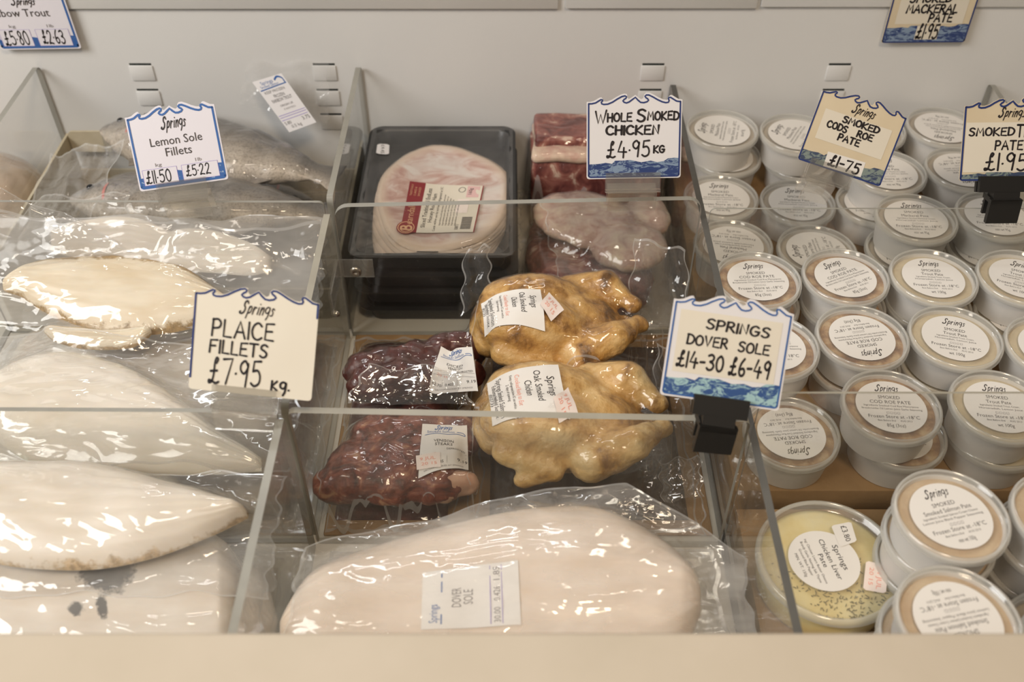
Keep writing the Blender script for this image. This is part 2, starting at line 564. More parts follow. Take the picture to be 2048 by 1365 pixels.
# ------------------------------------------------------------------ acrylic dividers and cross panels
def acrylic(name, corners, thick, label, edge='acr_edge', round_top=0.0):
    """corners: bottom-left, bottom-right, top-right, top-left (world, in one vertical plane)"""
    c = [Vector(p) for p in corners]
    ax = (c[1] - c[0]).normalized()
    nrm = Vector((-ax.y, ax.x, 0)).normalized() * thick / 2
    pts = []
    for i, p in enumerate(c):
        if round_top and i in (2, 3):
            a = c[(i - 1) % 4]; b = c[(i + 1) % 4]
            d0 = (a - p).normalized() * round_top; d1 = (b - p).normalized() * round_top
            for k in range(7):
                t = k / 6 * math.pi / 2
                pts.append(p + d0 * (1 - math.sin(t)) + d1 * (1 - math.cos(t)))
        else:
            pts.append(p)
    n = len(pts)
    v = [p - nrm for p in pts] + [p + nrm for p in pts]
    f = [tuple(range(n)), tuple(range(2 * n - 1, n - 1, -1))]
    m = [0, 0]
    for i in range(n):
        f.append((i, i + n, (i + 1) % n + n, (i + 1) % n)); m.append(1)
    o = mesh_obj(name, v, f, [M['acr'], M[edge]], m)
    return tag(o, label, 'divider')


ZB = FLOOR + 0.001
DT = 0.938
DX = (-0.541, -0.1745, 0.1855, 0.553)
PYF, PYB = 0.503, 0.768


def divider(x, y0, y1, zt, label, edge='acr_edge', r=0.006, th=0.006):
    return acrylic('acrylic_divider', ((x, y0, ZB), (x, y1, ZB), (x, y1, zt), (x, y0, zt)), th, label, edge, r)


divider(DX[0], 0.30, 1.028, DT, 'clear acrylic divider at the far left edge beside the cardboard trout tray')
divider(DX[1], PYB + 0.006, 1.028, DT, 'clear acrylic divider between the frozen trout and the sliced ham tray', 'acr_edge')
divider(DX[1], PYF + 0.006, PYB - 0.010, DT - 0.004, 'clear acrylic divider between the plaice fillets and the venison packs', 'acr_edge_lit')
divider(DX[1], 0.288, PYF - 0.006, DT, 'clear acrylic divider beside the front left fish fillets and the Dover sole bag', 'acr_edge')
divider(DX[2], 0.288, 1.028, 0.916, 'long shaded-edge acrylic divider between the chickens and the pate tubs', 'acr_edge_shaded')
divider(DX[3], 0.288, 1.028, 0.916, 'acrylic divider behind the Smoked Trout Pate sign at the right edge')
g = 0.0045
zz = 0.938


def cross(x0, x1, y0, y1, zt0, zt1, label, edge='acr_edge', th=0.006, r=0.005):
    return acrylic('acrylic_cross_panel', ((x0, y0, ZB), (x1, y1, ZB), (x1, y1, zt1), (x0, y0, zt0)), th, label, edge, r)


cross(DX[0] + g, DX[1] - g, PYB + 0.001, PYB, zz, zz, 'thin clear cross panel in front of the frozen trout tray', th=0.003)
cross(DX[1] + g, DX[2] - g, PYB - 0.002, PYB + 0.002, zz - 0.003, zz + 0.003, 'clear cross panel in front of the sliced ham, rounded at one corner', r=0.014)
cross(DX[2] + g, DX[3] - g, PYB, PYB, 0.930, 0.930, 'thin clear cross panel standing among the rear pate tubs', th=0.002, edge='acr_edge')
cross(DX[0] + g, DX[1] - g, PYF, PYF, zz + 0.002, zz - 0.001, 'clear cross panel in front of the plaice fillets', 'acr_edge', th=0.004)
cross(DX[1] + g, DX[2] - g, PYF, PYF - 0.004, zz, zz - 0.006, 'thick clear cross panel in front of the venison and smoked chickens', 'acr_edge_lit', th=0.006)
cross(DX[2] + g, DX[3] - g, 0.512, 0.512, 0.9475, 0.9475, 'clear cross panel in front of the middle pate tubs', th=0.002, edge='acr_edge_lit')

# ------------------------------------------------------------------ pate tubs
LR = 0.0412
TH = 0.0375
PITCHZ = 0.036
M['cup'] = surf('white_tub_plastic', [(0.3, (0.69, 0.665, 0.63)), (0.7, (0.73, 0.705, 0.67))], 20, 0.38, 0.45, sss=0.0)
M['lid'] = film('tub_lid_clear', 0.16, 0.05, 0.10, (0.97, 0.97, 0.96), milkcol=(0.85, 0.84, 0.80))
M['lid_rim'] = film('tub_lid_rim', 0.52, 0.10, 0.12, (0.95, 0.95, 0.93), milkcol=(0.85, 0.84, 0.80))
M['cod'] = surf('pate_cod_roe', [(0.38, (0.27, 0.135, 0.055)), (0.5, (0.46, 0.265, 0.12)), (0.63, (0.62, 0.44, 0.25))], 70, 0.6, 0.3, 0.0012, 200)
M['trout'] = surf('pate_trout', [(0.3, (0.62, 0.50, 0.32)), (0.6, (0.74, 0.62, 0.42))], 45, 0.6, 0.3, 0.0008, 200)
M['mackerel'] = surf('pate_mackerel', [(0.3, (0.50, 0.42, 0.33)), (0.6, (0.58, 0.50, 0.40))], 45, 0.6, 0.3, 0.0008, 200)
M['salmon'] = surf('pate_salmon', [(0.3, (0.58, 0.39, 0.22)), (0.6, (0.70, 0.53, 0.34))], 40, 0.6, 0.3, 0.0008, 200)

TXT = {
    'cod': ['SMOKED', 'COD ROE PATE', 'Ingredients Smoked Cod Roe Mascarpone', 'Breadcrumbs Oil Lemon Juice Garlic Seasoning', '85g (3oz)'],
    'trout': ['SMOKED', 'Trout Pate', 'Ingredients Smoked Trout, Cream,', 'Horseradish, Lemon Juice', 'wt 100g'],
    'mackerel': ['SMOKED', 'Mackerel Pate', 'Ingredients Smoked Mackerel Cream', 'Horseradish Lemon Juice', 'min wt 95g'],
    'salmon': ['SMOKED', 'Smoked Salmon Pate', 'Ingredients Smoked Salmon Cream Cheese', 'Lemon Juice Black Pepper Seasoning', 'min wt 100g'],
}


def tub_label(kind):
    s = Sheet()
    r = 0.029 if kind != 'mackerel' else 0.0315
    s.poly([(r * math.cos(2 * math.pi * k / 56), r * math.sin(2 * math.pi * k / 56)) for k in range(56)], M['paper'], 0)
    t = TXT[kind]
    K = lambda a: a * r
    clip = lambda x, y: x * x + y * y < (0.97 * r) ** 2
    s.script(K(-.36), K(.34), K(.60), K(.235), M['ink_soft'], 1, pen=0.12)
    wd = {'SMOKED': .62}.get(t[0], .7)
    s.type(t[0], K(-wd / 2), K(wd / 2), K(.30), K(.125), M['ink_soft'], 1)
    w2 = {'cod': 1.16, 'trout': .70, 'mackerel': .86, 'salmon': 1.3}[kind]
    s.type(t[1], K(-w2 / 2), K(w2 / 2), K(.11), K(.13), M['ink_soft'], 1)
    w3 = {'cod': 1.55, 'trout': 1.1, 'mackerel': 1.2, 'salmon': 1.5}[kind]
    s.type(t[2], K(-w3 / 2), K(w3 / 2), K(-.01), K(.07), M['ink_soft'], 1, clip=clip)
    s.type(t[3], K(-w3 / 2 * 1.1), K(w3 / 2 * 1.1), K(-.125), K(.07), M['ink_soft'], 1, clip=clip)
    for k in range(4):
        s.frame(K(-.17 + .1 * k), K(-.11 + .1 * k), K(-.285), K(-.215), K(.012), M['ink_grey'], 1)
    s.type('Frozen Store at -18\u00b0C', K(-.72), K(.72), K(-.45), K(.125), M['ink_soft'], 1)
    s.type('Best Before End      AUG 2013', K(-.48), K(.48), K(-.575), K(.065), M['ink_soft'], 1)
    w4 = .46 if kind != 'cod' else .52
    s.type(t[4], K(-w4 / 2), K(w4 / 2), K(-.78), K(.125), M['ink_soft'], 1)
    return s


def tub_proto(kind):
    root = bpy.data.objects.new('pate_tub', None)
    COL.objects.link(root)
    cup = MB()
    cup.disc(0.0325, 0.0, 48, 0)
    cup.lathe([(0.0325, 0.0), (0.0345, 0.001), (0.0372, 0.026), (0.0376, 0.029), (0.0390, 0.0298), (0.0392, 0.0318), (0.0376, 0.0324), (0.0368, 0.031), (0.0362, 0.026)], 48)
    o = cup.build('cup', [M['cup']], root); autosmooth(o, 35)
    pt = MB().lathe([(0.0366, 0.0295), (0.034, 0.0312), (0.030, 0.0308), (0.02, 0.0314), (0.008, 0.0309), (0.0001, 0.031)], 40)
    o = pt.build('pate', [M[kind]], root, True)
    lid = MB().lathe([(0.0402, 0.0300), (LR, 0.0306), (LR, 0.0345), (0.0405, 0.0368), (0.0392, 0.0375), (0.0380, 0.0368), (0.0368, 0.0345), (0.0354, 0.0339)], 56, [1, 1, 1, 1, 1, 0, 0])
    lid.disc(0.0354, 0.0339, 56, 0)
    o = lid.build('lid', [M['lid'], M['lid_rim']], root); autosmooth(o, 50)
    lb = tub_label(kind).build('label', lambda x, y, d: (x, y, 0.03425 + d), o, dl=0.00006)
    lb.data.name = 'tub_label'
    return root


TUBS = {}
tub_first = {}


def place_tub(kind, x, y, z, rot, label):
    if kind not in TUBS:
        TUBS[kind] = tub_proto(kind); r = TUBS[kind]
    else:
        src = TUBS[kind]
        r = src.copy(); COL.objects.link(r)
        for ch in src.children:
            c = ch.copy(); COL.objects.link(c); c.parent = r
            for g_ in ch.children:
                d = g_.copy(); COL.objects.link(d); d.parent = c
    r.location = (x, y, z); r.rotation_euler = (0, 0, rot)
    return tag(r, label, 'tub', 'pate tubs')


ZT0 = 0.815
# kind, lid centre u, v, level (1 = on the cardboard, 2 = on another tub), text turn, label
T2 = [
    ('mackerel', 1447, 256, 2, 75, 'white pate tub at the back wall, closest to the Whole Smoked Chicken sign'),
    ('mackerel', 1592, 264, 2, 60, 'white pate tub at the back, partly behind the Cods Roe sign top left corner'),
    ('mackerel', 1742, 262, 2, 200, 'white pate tub hidden behind the Cods Roe sign with one edge showing'),
    ('mackerel', 1886, 248, 2, 165, 'white pate tub at the back wall between the Cods Roe and Smoked Trout signs'),
    ('mackerel', 1790, 345, 2, 0, 'white pate tub just right of the Cods Roe sign, label reading upright'),
    ('mackerel', 1925, 342, 2, 185, 'white pate tub left of the Smoked Trout sign with upside-down label'),
    ('mackerel', 1826, 420, 2, -3, 'white mackerel pate tub raised in front, below the Cods Roe sign right corner'),
    ('mackerel', 1990, 420, 2, -5, 'white pate tub behind the black clip of the Smoked Trout sign'),
    ('cod', 1521, 556, 2, 3, 'cod roe pate tub above the Dover Sole sign, label upright, beside the dark divider'),
    ('cod', 1692, 568, 2, 25, 'cod roe pate tub with label turned uphill, second along the middle row'),
    ('trout', 1876, 572, 2, -4, 'trout pate tub with upright label, third along the middle row'),
    ('trout', 2042, 552, 2, -22, 'trout pate tub cut by the right frame edge, in the middle row'),
    ('cod', 1530, 684, 2, 0, 'cod roe pate tub half covered by the Dover Sole sign'),
    ('cod', 1718, 676, 2, 190, 'cod roe pate tub with orange rim and upside-down label'),
    ('trout', 1898, 684, 2, -14, 'pale trout pate tub with tilted label right of the upside-down cod roe tub'),
    ('trout', 2086, 690, 2, 120, 'pale trout pate tub cut by the right frame edge, label sideways'),
    ('cod', 1780, 806, 2, -4, 'cod roe pate tub seen through the cross panel, topmost of its stack of two'),
    ('trout', 1998, 822, 2, -6, 'trout pate tub seen through the cross panel near the right frame edge'),
]
T1 = [
    ('mackerel', 1445, 386, 1, -3, 'lower pate tub with upright label beside the Whole Smoked Chicken sign'),
    ('mackerel', 1576, 396, 1, -4, 'lower pate tub left of the clear clip under the Cods Roe sign'),
    ('mackerel', 1745, 402, 1, 0, 'lower pate tub below the Cods Roe sign with plain white lid showing'),
    ('mackerel', 1462, 482, 1, 170, 'lower pate tub with upside-down label against the dark divider'),
    ('mackerel', 1633, 492, 1, 92, 'lower pate tub with sideways label behind the cod roe row'),
    ('mackerel', 1806, 490, 1, 0, 'pate tub directly under the raised mackerel tub'),
    ('mackerel', 1975, 495, 1, 0, 'pate tub under the one behind the black clip'),
    ('mackerel', 1450, 318, 1, 0, 'bottom tub of the stack beside the Whole Smoked Chicken sign'),
    ('mackerel', 1600, 325, 1, 0, 'bottom tub of the stack at the Cods Roe sign top left'),
    ('mackerel', 1885, 305, 1, 0, 'bottom tub of the stack between Cods Roe and Smoked Trout signs'),
    ('cod', 1560, 625, 1, 0, 'bottom tub under the cod roe tub above the Dover Sole sign'),
    ('cod', 1668, 640, 1, 0, 'bottom tub peeking out under the uphill cod roe tub'),
    ('trout', 1856, 640, 1, 0, 'bottom tub under the upright trout tub in the middle row'),
    ('trout', 2020, 630, 1, 0, 'bottom tub under the middle-row trout tub at the frame edge'),
    ('cod', 1515, 752, 1, 0, 'bottom tub half hidden by the Dover Sole sign lower right edge'),
    ('cod', 1696, 758, 1, 0, 'bottom tub under the upside-down orange cod roe tub'),
    ('trout', 1880, 758, 1, 0, 'bottom tub under the pale tilted trout tub'),
    ('cod', 1768, 872, 1, 0, 'bottom tub with brown cod roe rim standing on the cardboard edge'),
    ('trout', 1978, 898, 1, 0, 'bottom tub under the trout tub seen through the panel'),
    ('cod', 1576, 862, 1, 186, 'cod roe tub standing alone on the cardboard below the Dover Sole sign, label upside down'),
    ('mackerel', 1745, 330, 1, 0, 'bottom tub of the stack behind the Cods Roe sign'),
]


def relax(lst, ztop, mind):
    P = np.array([list(at_z(u, v, ztop))[:2] for _, u, v, *_ in lst])
    for it in range(200):
        for i in range(len(P)):
            for j in range(i):
                d = P[i] - P[j]; L = np.hypot(*d)
                if L < mind:
                    k = (mind - L) / 2 * d / max(L, 1e-6)
                    P[i] += k; P[j] -= k
        P[:, 0] = np.maximum(P[:, 0], DX[2] + 0.0455)
        for q in P:   # keep clear of the two cross panels
            if abs(q[1] - 0.512) < 0.0435: q[1] = 0.512 + 0.0435
            if q[1] > 0.985: q[1] = 0.985
    return P


P2 = relax(T2, ZT0 + PITCHZ + TH - 0.002, 0.0832)
P1 = relax(T1, ZT0 + TH, 0.0832)
for (k, u, v, l, r, lab), p in zip(T2, P2): place_tub(k, p[0], p[1], ZT0 + 0.0342, math.radians(r), lab)
for (k, u, v, l, r, lab), p in zip(T1, P1): place_tub(k, p[0], p[1], ZT0 + 0.0001, math.radians(r), lab)
ZF0 = 0.806
for k, x, y, lev, r, lab in (
    ('salmon', 0.318, 0.4270, 2, 14, 'smoked salmon pate tub in front, upright label, topmost of the front stack'),
    ('salmon', 0.296, 0.3430, 2, 192, 'smoked salmon pate tub closest to the front ledge, label upside down'),
    ('salmon', 0.320, 0.4300, 1, 0, 'second tub of the stack under the upright salmon pate'),
    ('salmon', 0.294, 0.3465, 1, 0, 'second tub of the stack under the upside-down salmon pate'),
    ('salmon', 0.3225, 0.4310, 0, 0, 'bottom tub of the stack beside the chicken liver pate'),
    ('salmon', 0.296, 0.3450, 0, 0, 'bottom tub of the stack at the front ledge'),
    ('salmon', 0.4035, 0.4255, 2, 40, 'salmon pate tub cut by the right frame edge, level with the upright front one'),
    ('salmon', 0.389, 0.3420, 2, 60, 'salmon pate tub cut by the right frame edge at the front ledge'),
    ('salmon', 0.4045, 0.4290, 1, 0, 'tub under the one cut by the right frame edge'),
    ('salmon', 0.379, 0.3440, 1, 0, 'tub under the one cut by the frame edge at the ledge'),
    ('salmon', 0.4065, 0.4300, 0, 0, 'bottom tub of the right edge stack'),
    ('salmon', 0.380, 0.3450, 0, 0, 'bottom tub of the right edge stack at the ledge'),
):
    place_tub(k, x, y, ZF0 + 0.0001 + lev * 0.0341, math.radians(r), lab)

M['cardb'] = surf('brown_cardboard', [(0.3, (0.30, 0.18, 0.085)), (0.7, (0.40, 0.255, 0.125))], 30, 0.7, 0.2, 0.0003, 300)
M['cardb_pale'] = surf('pale_cardboard', [(0.3, (0.52, 0.45, 0.32)), (0.7, (0.60, 0.53, 0.40))], 30, 0.7, 0.2, 0.0003, 300)


def carton(name, x0, x1, y0, y1, z0, z1, label):
    mb = MB().box(x0, x1, y0, y1, z0, z1)
    o = mb.build(name, [M['cardb']]); bevel(o, 0.0015, 2)
    return tag(o, label, 'box')


carton('cardboard_box', DX[2] + 0.006, DX[3] - 0.006, 0.520, 0.766, FLOOR, ZT0, 'flat brown cardboard box under the middle pate tubs')
carton('cardboard_box', DX[2] + 0.006, DX[3] - 0.006, 0.7705, 1.027, FLOOR, ZT0, 'flat brown cardboard box under the rear pate tubs')
carton('cardboard_box', DX[2] + 0.006, DX[3] - 0.006, 0.290, 0.508, FLOOR, ZF0, 'flat brown cardboard box under the front tubs and chicken liver pate')

# chicken liver pate: wider clear tub with yellow butter top
M['clear_tub'] = film('clear_tub_plastic', 0.16, 0.07, 0.08, (0.97, 0.97, 0.95), milkcol=(0.85, 0.84, 0.78))
M['butter'] = surf('yellow_butter', [(0.3, (0.78, 0.60, 0.22)), (0.55, (0.85, 0.72, 0.36)), (0.75, (0.86, 0.78, 0.50))], 28, 0.4, 0.5, 0.0006, 60)
M['herb'] = surf('dried_herb', [(0.3, (0.10, 0.09, 0.03)), (0.7, (0.2, 0.17, 0.06))], 200, 0.7)
c = at_z(1660, 1118, ZF0 + 0.036)
clp = thing('chicken_liver_tub', (c.x, c.y, ZF0 + 0.0002), 'round clear tub of yellow chicken liver pate with herbs beside the divider', 'tub')
T = Matrix.Translation(clp.location)
R0 = 0.0565
o = MB().disc(0.050, 0, 56, 0, T).lathe([(0.050, 0), (0.0515, 0.001), (0.0535, 0.028), (R0 - 0.001, 0.029), (R0 - 0.001, 0.031)], 56, 0, T).build('cup', [M['clear_tub']], clp); autosmooth(o, 35)
o = MB().lathe([(0.0512, 0.002), (0.0528, 0.026), (0.049, 0.0268), (0.03, 0.0266), (0.0001, 0.027)], 56, 0, T).build('butter_top', [M['butter']], clp, True)
hb = MB(); rn = random.Random(3)
for k in range(210):
    a = rn.gauss(-1.35, .75); r = min(abs(rn.gauss(0.034, 0.012)), 0.047)
    q = T @ Matrix.Translation((r * math.cos(a), r * math.sin(a), 0.0273)) @ Matrix.Rotation(rn.uniform(0, 3.1), 4, 'Z') @ Matrix.Rotation(rn.uniform(-.2, .2), 4, 'Y')
    l = rn.uniform(.0006, .0016); hb.box(-l, l, -.00022, .00022, -.0001, .0004, 0, q)
h = hb.build('herb_flakes', [M['herb']], clp); h['kind'] = 'stuff'
lid = MB().lathe([(R0 - .001, 0.0295), (R0, 0.030), (R0, 0.034), (R0 - .0012, 0.0362), (R0 - .0030, 0.0368), (R0 - .0046, 0.0358), (R0 - .0066, 0.0330), (R0 - .008, 0.0322)], 64, [1, 1, 1, 1, 1, 0, 0], T)
lid.disc(R0 - .008, 0.0322, 64, 0, T)
lid = lid.build('lid', [M['lid'], M['lid_rim']], clp); autosmooth(lid, 50)
s = Sheet(); r = 0.0275
s.poly([(r * math.cos(2 * math.pi * k / 56), r * math.sin(2 * math.pi * k / 56)) for k in range(56)], M['paper'], 0)
K = lambda a: a * r
s.type('Springs', K(-.42), K(.42), K(.42), K(.17), M['ink'], 1)
s.type('Chicken Liver', K(-.68), K(.68), K(.12), K(.16), M['ink'], 1)
s.type('Pate', K(-.22), K(.22), K(-.1), K(.15), M['ink'], 1)
s.type('Ing: Chicken Livers Butter Onions', K(-.78), K(.72), K(-.27), K(.075), M['ink_soft'], 1)
s.type('Brandy Garlic Nutmeg Salt Thyme', K(-.72), K(.66), K(-.42), K(.075), M['ink_soft'], 1)
s.type('Ground Black Pepper', K(-.5), K(.4), K(-.56), K(.075), M['ink_soft'], 1)
s.type('MIN. WT. 150g', K(-.38), K(.4), K(-.74), K(.085), M['ink_soft'], 1)
a_ = math.radians(-78); ca, sa = math.cos(a_), math.sin(a_)
lc = at_z(1648, 1122, ZF0 + 0.0325)
s.build('label', lambda x, y, d: (lc.x + x * ca - y * sa, lc.y + x * sa + y * ca, ZF0 + 0.0328 + d), lid)


def sticker(corners, z, txt, mat, ink, parent, name='price_sticker'):
    s = Sheet(); s.poly([(0.06, 0), (0.94, 0.0), (1, .12), (1, .88), (.94, 1), (.06, 1), (0, .88), (0, .12)], M[mat], 0)
    for t, x0, x1, y, h in txt: s.type(t, x0, x1, y, h, M[ink], 1)
    P = [at_z(u, v, z) for u, v in corners]  # TL TR BR BL

    def fn(x, y, d):
        q = (P[3] * (1 - x) + P[2] * x) * (1 - y) + (P[0] * (1 - x) + P[1] * x) * y
        return (q.x, q.y, z + d)
    return s.build(name, fn, parent)


zl = ZF0 + 0.0334
sticker(((1702, 1044), (1714, 1083), (1680, 1095), (1662, 1052)), zl, [('\u00a33.80', .12, .88, .42, .3)], 'paper', 'ink_soft', lid)
sticker(((1776, 1132), (1772, 1188), (1726, 1180), (1732, 1122)), zl, [('24 JUL', .1, .9, .55, .22), ('20 15', .2, .8, .2, .2)], 'price_peach', 'red', lid)

# ------------------------------------------------------------------ height map of what already lies in the case
RES = 0.002
GX0, GX1, GY0, GY1 = -0.66, 0.66, 0.27, 1.03
NX, NY = int(round((GX1 - GX0) / RES)) + 1, int(round((GY1 - GY0) / RES)) + 1
terrain = np.full((NY, NX), FLOOR)
GXv = GX0 + RES * np.arange(NX)
GYv = GY0 + RES * np.arange(NY)


def samp(A, x, y):
    fx = min(max((x - GX0) / RES, 0), NX - 1.001); fy = min(max((y - GY0) / RES, 0), NY - 1.001)
    i, j = int(fx), int(fy); a, b = fx - i, fy - j
    return (A[j, i] * (1 - a) + A[j, i + 1] * a) * (1 - b) + (A[j + 1, i] * (1 - a) + A[j + 1, i + 1] * a) * b


def blur(A, n):
    A = A.copy()
    for _ in range(n):
        A[1:-1, :] = (A[:-2, :] + A[1:-1, :] * 2 + A[2:, :]) / 4
        A[:, 1:-1] = (A[:, :-2] + A[:, 1:-1] * 2 + A[:, 2:]) / 4
    return A


def bvh_of(objs):
    V, F = [], []
    for o in objs:
        off = Vector((0, 0, 0)); p = o.parent
        while p is not None: off += p.location; p = p.parent
        n = len(V)
        V += [v.co + off for v in o.data.vertices]
        F += [tuple(i + n for i in q.vertices) for q in o.data.polygons]
    return BVHTree.FromPolygons(V, F), V


def raster(objs):
    """top surface of the objects on the height map, -1 where there is none"""
    B, V = bvh_of(objs)
    A = np.full((NY, NX), -1.0)
    xs = [v.x for v in V]; ys = [v.y for v in V]
    i0 = max(int((min(xs) - GX0) / RES), 0); i1 = min(int((max(xs) - GX0) / RES) + 2, NX)
    j0 = max(int((min(ys) - GY0) / RES), 0); j1 = min(int((max(ys) - GY0) / RES) + 2, NY)
    dn = Vector((0, 0, -1))
    for j in range(j0, j1):
        for i in range(i0, i1):
            h = B.ray_cast(Vector((GXv[i], GYv[j], 1.6)), dn)
            if h[0] is not None: A[j, i] = h[0].z
    return A


def land(objs):
    global terrain
    terrain = np.maximum(terrain, raster(objs))


def quad_xy(q, s, t):
    a = q[3] * (1 - s) + q[2] * s
    b = q[0] * (1 - s) + q[1] * s
    return a * (1 - t) + b * t      # t: 0 front .. 1 back ; q = back-left, back-right, front-right, front-left


def in_poly(q):
    """mask of the quad on the height map"""
    X, Y = np.meshgrid(GXv, GYv)
    m = np.ones((NY, NX), bool)
    P = [q[3], q[2], q[1], q[0]]
    for k in range(4):
        a, b = P[k], P[(k + 1) % 4]
        m &= (b.x - a.x) * (Y - a.y) - (b.y - a.y) * (X - a.x) > 0
    return m


def make_film(parent, q, contents, mat, relaxn=25, amp=0.002, seed=0, freq=22, stretch=(1, 1), n=(90, 70), lifts=(), back=None, hug=0.0016, edge=0.004, sharp=2.0, base_extra=None, name='film'):
    """plastic film pulled down over the contents inside the quad q (back-left, back-right, front-right, front-left)"""
    global terrain
    q = [Vector((p[0], p[1], 0)) for p in q]
    base = blur(terrain, 3)
    base = np.maximum(base, terrain) + 0.0008
    X, Y = np.meshgrid(GXv, GYv)
    for (lx, ly, sx, sy, hh) in lifts:
        base = base + hh * np.exp(-((X - lx) / sx) ** 2 - ((Y - ly) / sy) ** 2)
    if base_extra is not None: base = np.maximum(base, base_extra)
    mask = in_poly(q)
    z0 = base.copy()
    if contents:
        z0 = np.maximum(z0, raster(contents) + hug)
    z = z0.copy()
    for it in range(relaxn):
        av = z.copy()
        av[1:-1, 1:-1] = (z[:-2, 1:-1] + z[2:, 1:-1] + z[1:-1, :-2] + z[1:-1, 2:]) / 4
        z = np.where(mask, np.maximum(z0, av), z0)
    z = np.maximum(blur(z, 2), z0 - 0.0006)
    ns, nt_ = n
    V, F = [], []
    sd = Vector((seed * 3.17, seed * 1.3, 0))
    rnd = random.Random(seed)
    ph = [rnd.uniform(0, 6.28) for _ in range(8)]
    for j in range(nt_ + 1):
        t = j / nt_
        for i in range(ns + 1):
            s = i / ns
            # wavy outline
            ee = min(s, 1 - s, t, 1 - t)
            k = max(0, 1 - ee * 8)
            p = quad_xy(q, s, t)
            if back: p = p + Vector((0, back(s) * t, 0))
            p = p + Vector((math.sin(t * 19 + ph[0]) + math.sin(t * 41 + ph[1]) * .5, math.sin(s * 17 + ph[2]) + math.sin(s * 37 + ph[3]) * .5, 0)) * edge * k * .6
            zz_ = samp(z, p.x, p.y)
            free = zz_ - samp(z0, p.x, p.y)
            loose = 0.45 + min(free / 0.006, 1.4)
            pos = Vector((p.x * freq * stretch[0], p.y * freq * stretch[1], 0)) + sd
            r = noise.ridged_multi_fractal(pos, 0.9, 2.1, 3, 1.0, sharp) - 1.0
            r2 = (noise.ridged_multi_fractal(pos * 2.9, 0.9, 2.1, 2, 1.0, 2.0) - 0.9) * .5 + noise.noise(pos * 1.7) * .5
            fade = min(1, ee * 14 + 0.25)
            V.append(Vector((p.x, p.y, max(zz_ + amp * loose * (r * .55 + r2 * .35) * fade, zz_ + .0002 - free * .4))))
    W = ns + 1
    for j in range(nt_):
        for i in range(ns):
            F.append((j * W + i, j * W + i + 1, (j + 1) * W + i + 1, (j + 1) * W + i))
    fm = [1 if min(i, ns - 1 - i) < 1 or min(j, nt_ - 1 - j) < 1 else 0 for j in range(nt_) for i in range(ns)]
    o = mesh_obj(name, V, F, [mat, M['film_seam']], fm, parent, True)
    terrain = np.maximum(terrain, np.where(mask, z, 0))
    return o


def drape(parent, filmobj, corners, sheet, name='label', eps=0.0006, aspect=None):
    """lay a printed sheet (unit square) on the film; corners are photo pixels of its TL TR BR BL"""
    B, _ = bvh_of(filmobj if isinstance(filmobj, list) else [filmobj])
    P = []
    for u, v in corners:
        h = B.ray_cast(CAM, ray(u, v).normalized())
        P.append(h[0] if h[0] is not None else at_z(u, v, 0.86))
    dn = Vector((0, 0, -1))
    n = 16
    G = np.zeros((n + 1, n + 1))
    for b in range(n + 1):
        for a in range(n + 1):
            x, y = a / n, b / n
            p = (P[3] * (1 - x) + P[2] * x) * (1 - y) + (P[0] * (1 - x) + P[1] * x) * y
            h = B.ray_cast(Vector((p.x, p.y, 1.6)), dn)
            G[b, a] = h[0].z if h[0] is not None and h[0].z > p.z - .012 else p.z - .004
    for _ in range(3):
        Q = np.pad(G, 1, mode='edge')
        av = (Q[:-2, 1:-1] + Q[2:, 1:-1] + Q[1:-1, :-2] + Q[1:-1, 2:]) / 4
        G = np.maximum(av, 0.5 * G + 0.5 * av)

    def fn(x, y, d):
        p = (P[3] * (1 - x) + P[2] * x) * (1 - y) + (P[0] * (1 - x) + P[1] * x) * y
        fx, fy = min(max(x, 0), .9999) * n, min(max(y, 0), .9999) * n
        a, b = int(fx), int(fy); u_, v_ = fx - a, fy - b
        z = (G[b, a] * (1 - u_) + G[b, a + 1] * u_) * (1 - v_) + (G[b + 1, a] * (1 - u_) + G[b + 1, a + 1] * u_) * v_
        return (p.x, p.y, z + eps + d * 1.6)
    return sheet.build(name, fn, parent, True, dl=0.00015)


M['film'] = film('vacuum_film', 0.05, 0.042, 0.06, bump=0.0050, bscale=24, tscale=(0.6, 1.5, 1), milkcol=(0.92, 0.92, 0.92), fpow=3.0, fmax=0.7)
M['film_milky'] = film('vacuum_film_frosted', 0.12, 0.055, 0.07, bump=0.0055, bscale=20, tscale=(0.6, 1.5, 1), milkcol=(0.93, 0.92, 0.90), fpow=2.6, fmax=0.7, patch=0.08)
M['film_frost'] = film('frosted_bag', 0.24, 0.06, 0.08, bump=0.0055, bscale=17, tscale=(0.6, 1.5, 1), milkcol=(0.93, 0.91, 0.88), fpow=2.6, fmax=0.7, patch=0.16)


M['film_tight'] = film('tight_meat_film', 0.014, 0.040, 0.05, bump=0.0050, bscale=26, tscale=(0.8, 1.4, 1), milkcol=(0.9, 0.88, 0.85), fpow=3.2, fmax=0.6)
M['film_gloss'] = film('glossy_bag_mouth', 0.05, 0.17, 0.07, bump=0.0060, bscale=26, tscale=(0.9, 1.3, 1), milkcol=(0.9, 0.87, 0.82), fpow=2.5, fmax=0.8)
M['film_haze'] = film('hazy_bag', 0.40, 0.05, 0.09, bump=0.0055, bscale=17, tscale=(0.6, 1.5, 1), milkcol=(0.78, 0.76, 0.73), fpow=2.6, fmax=0.7, patch=0.12)
M['film_seam'] = film('vacuum_film_seam', 0.30, 0.10, 0.08, milkcol=(0.92, 0.91, 0.89), fpow=2.6, fmax=0.7)

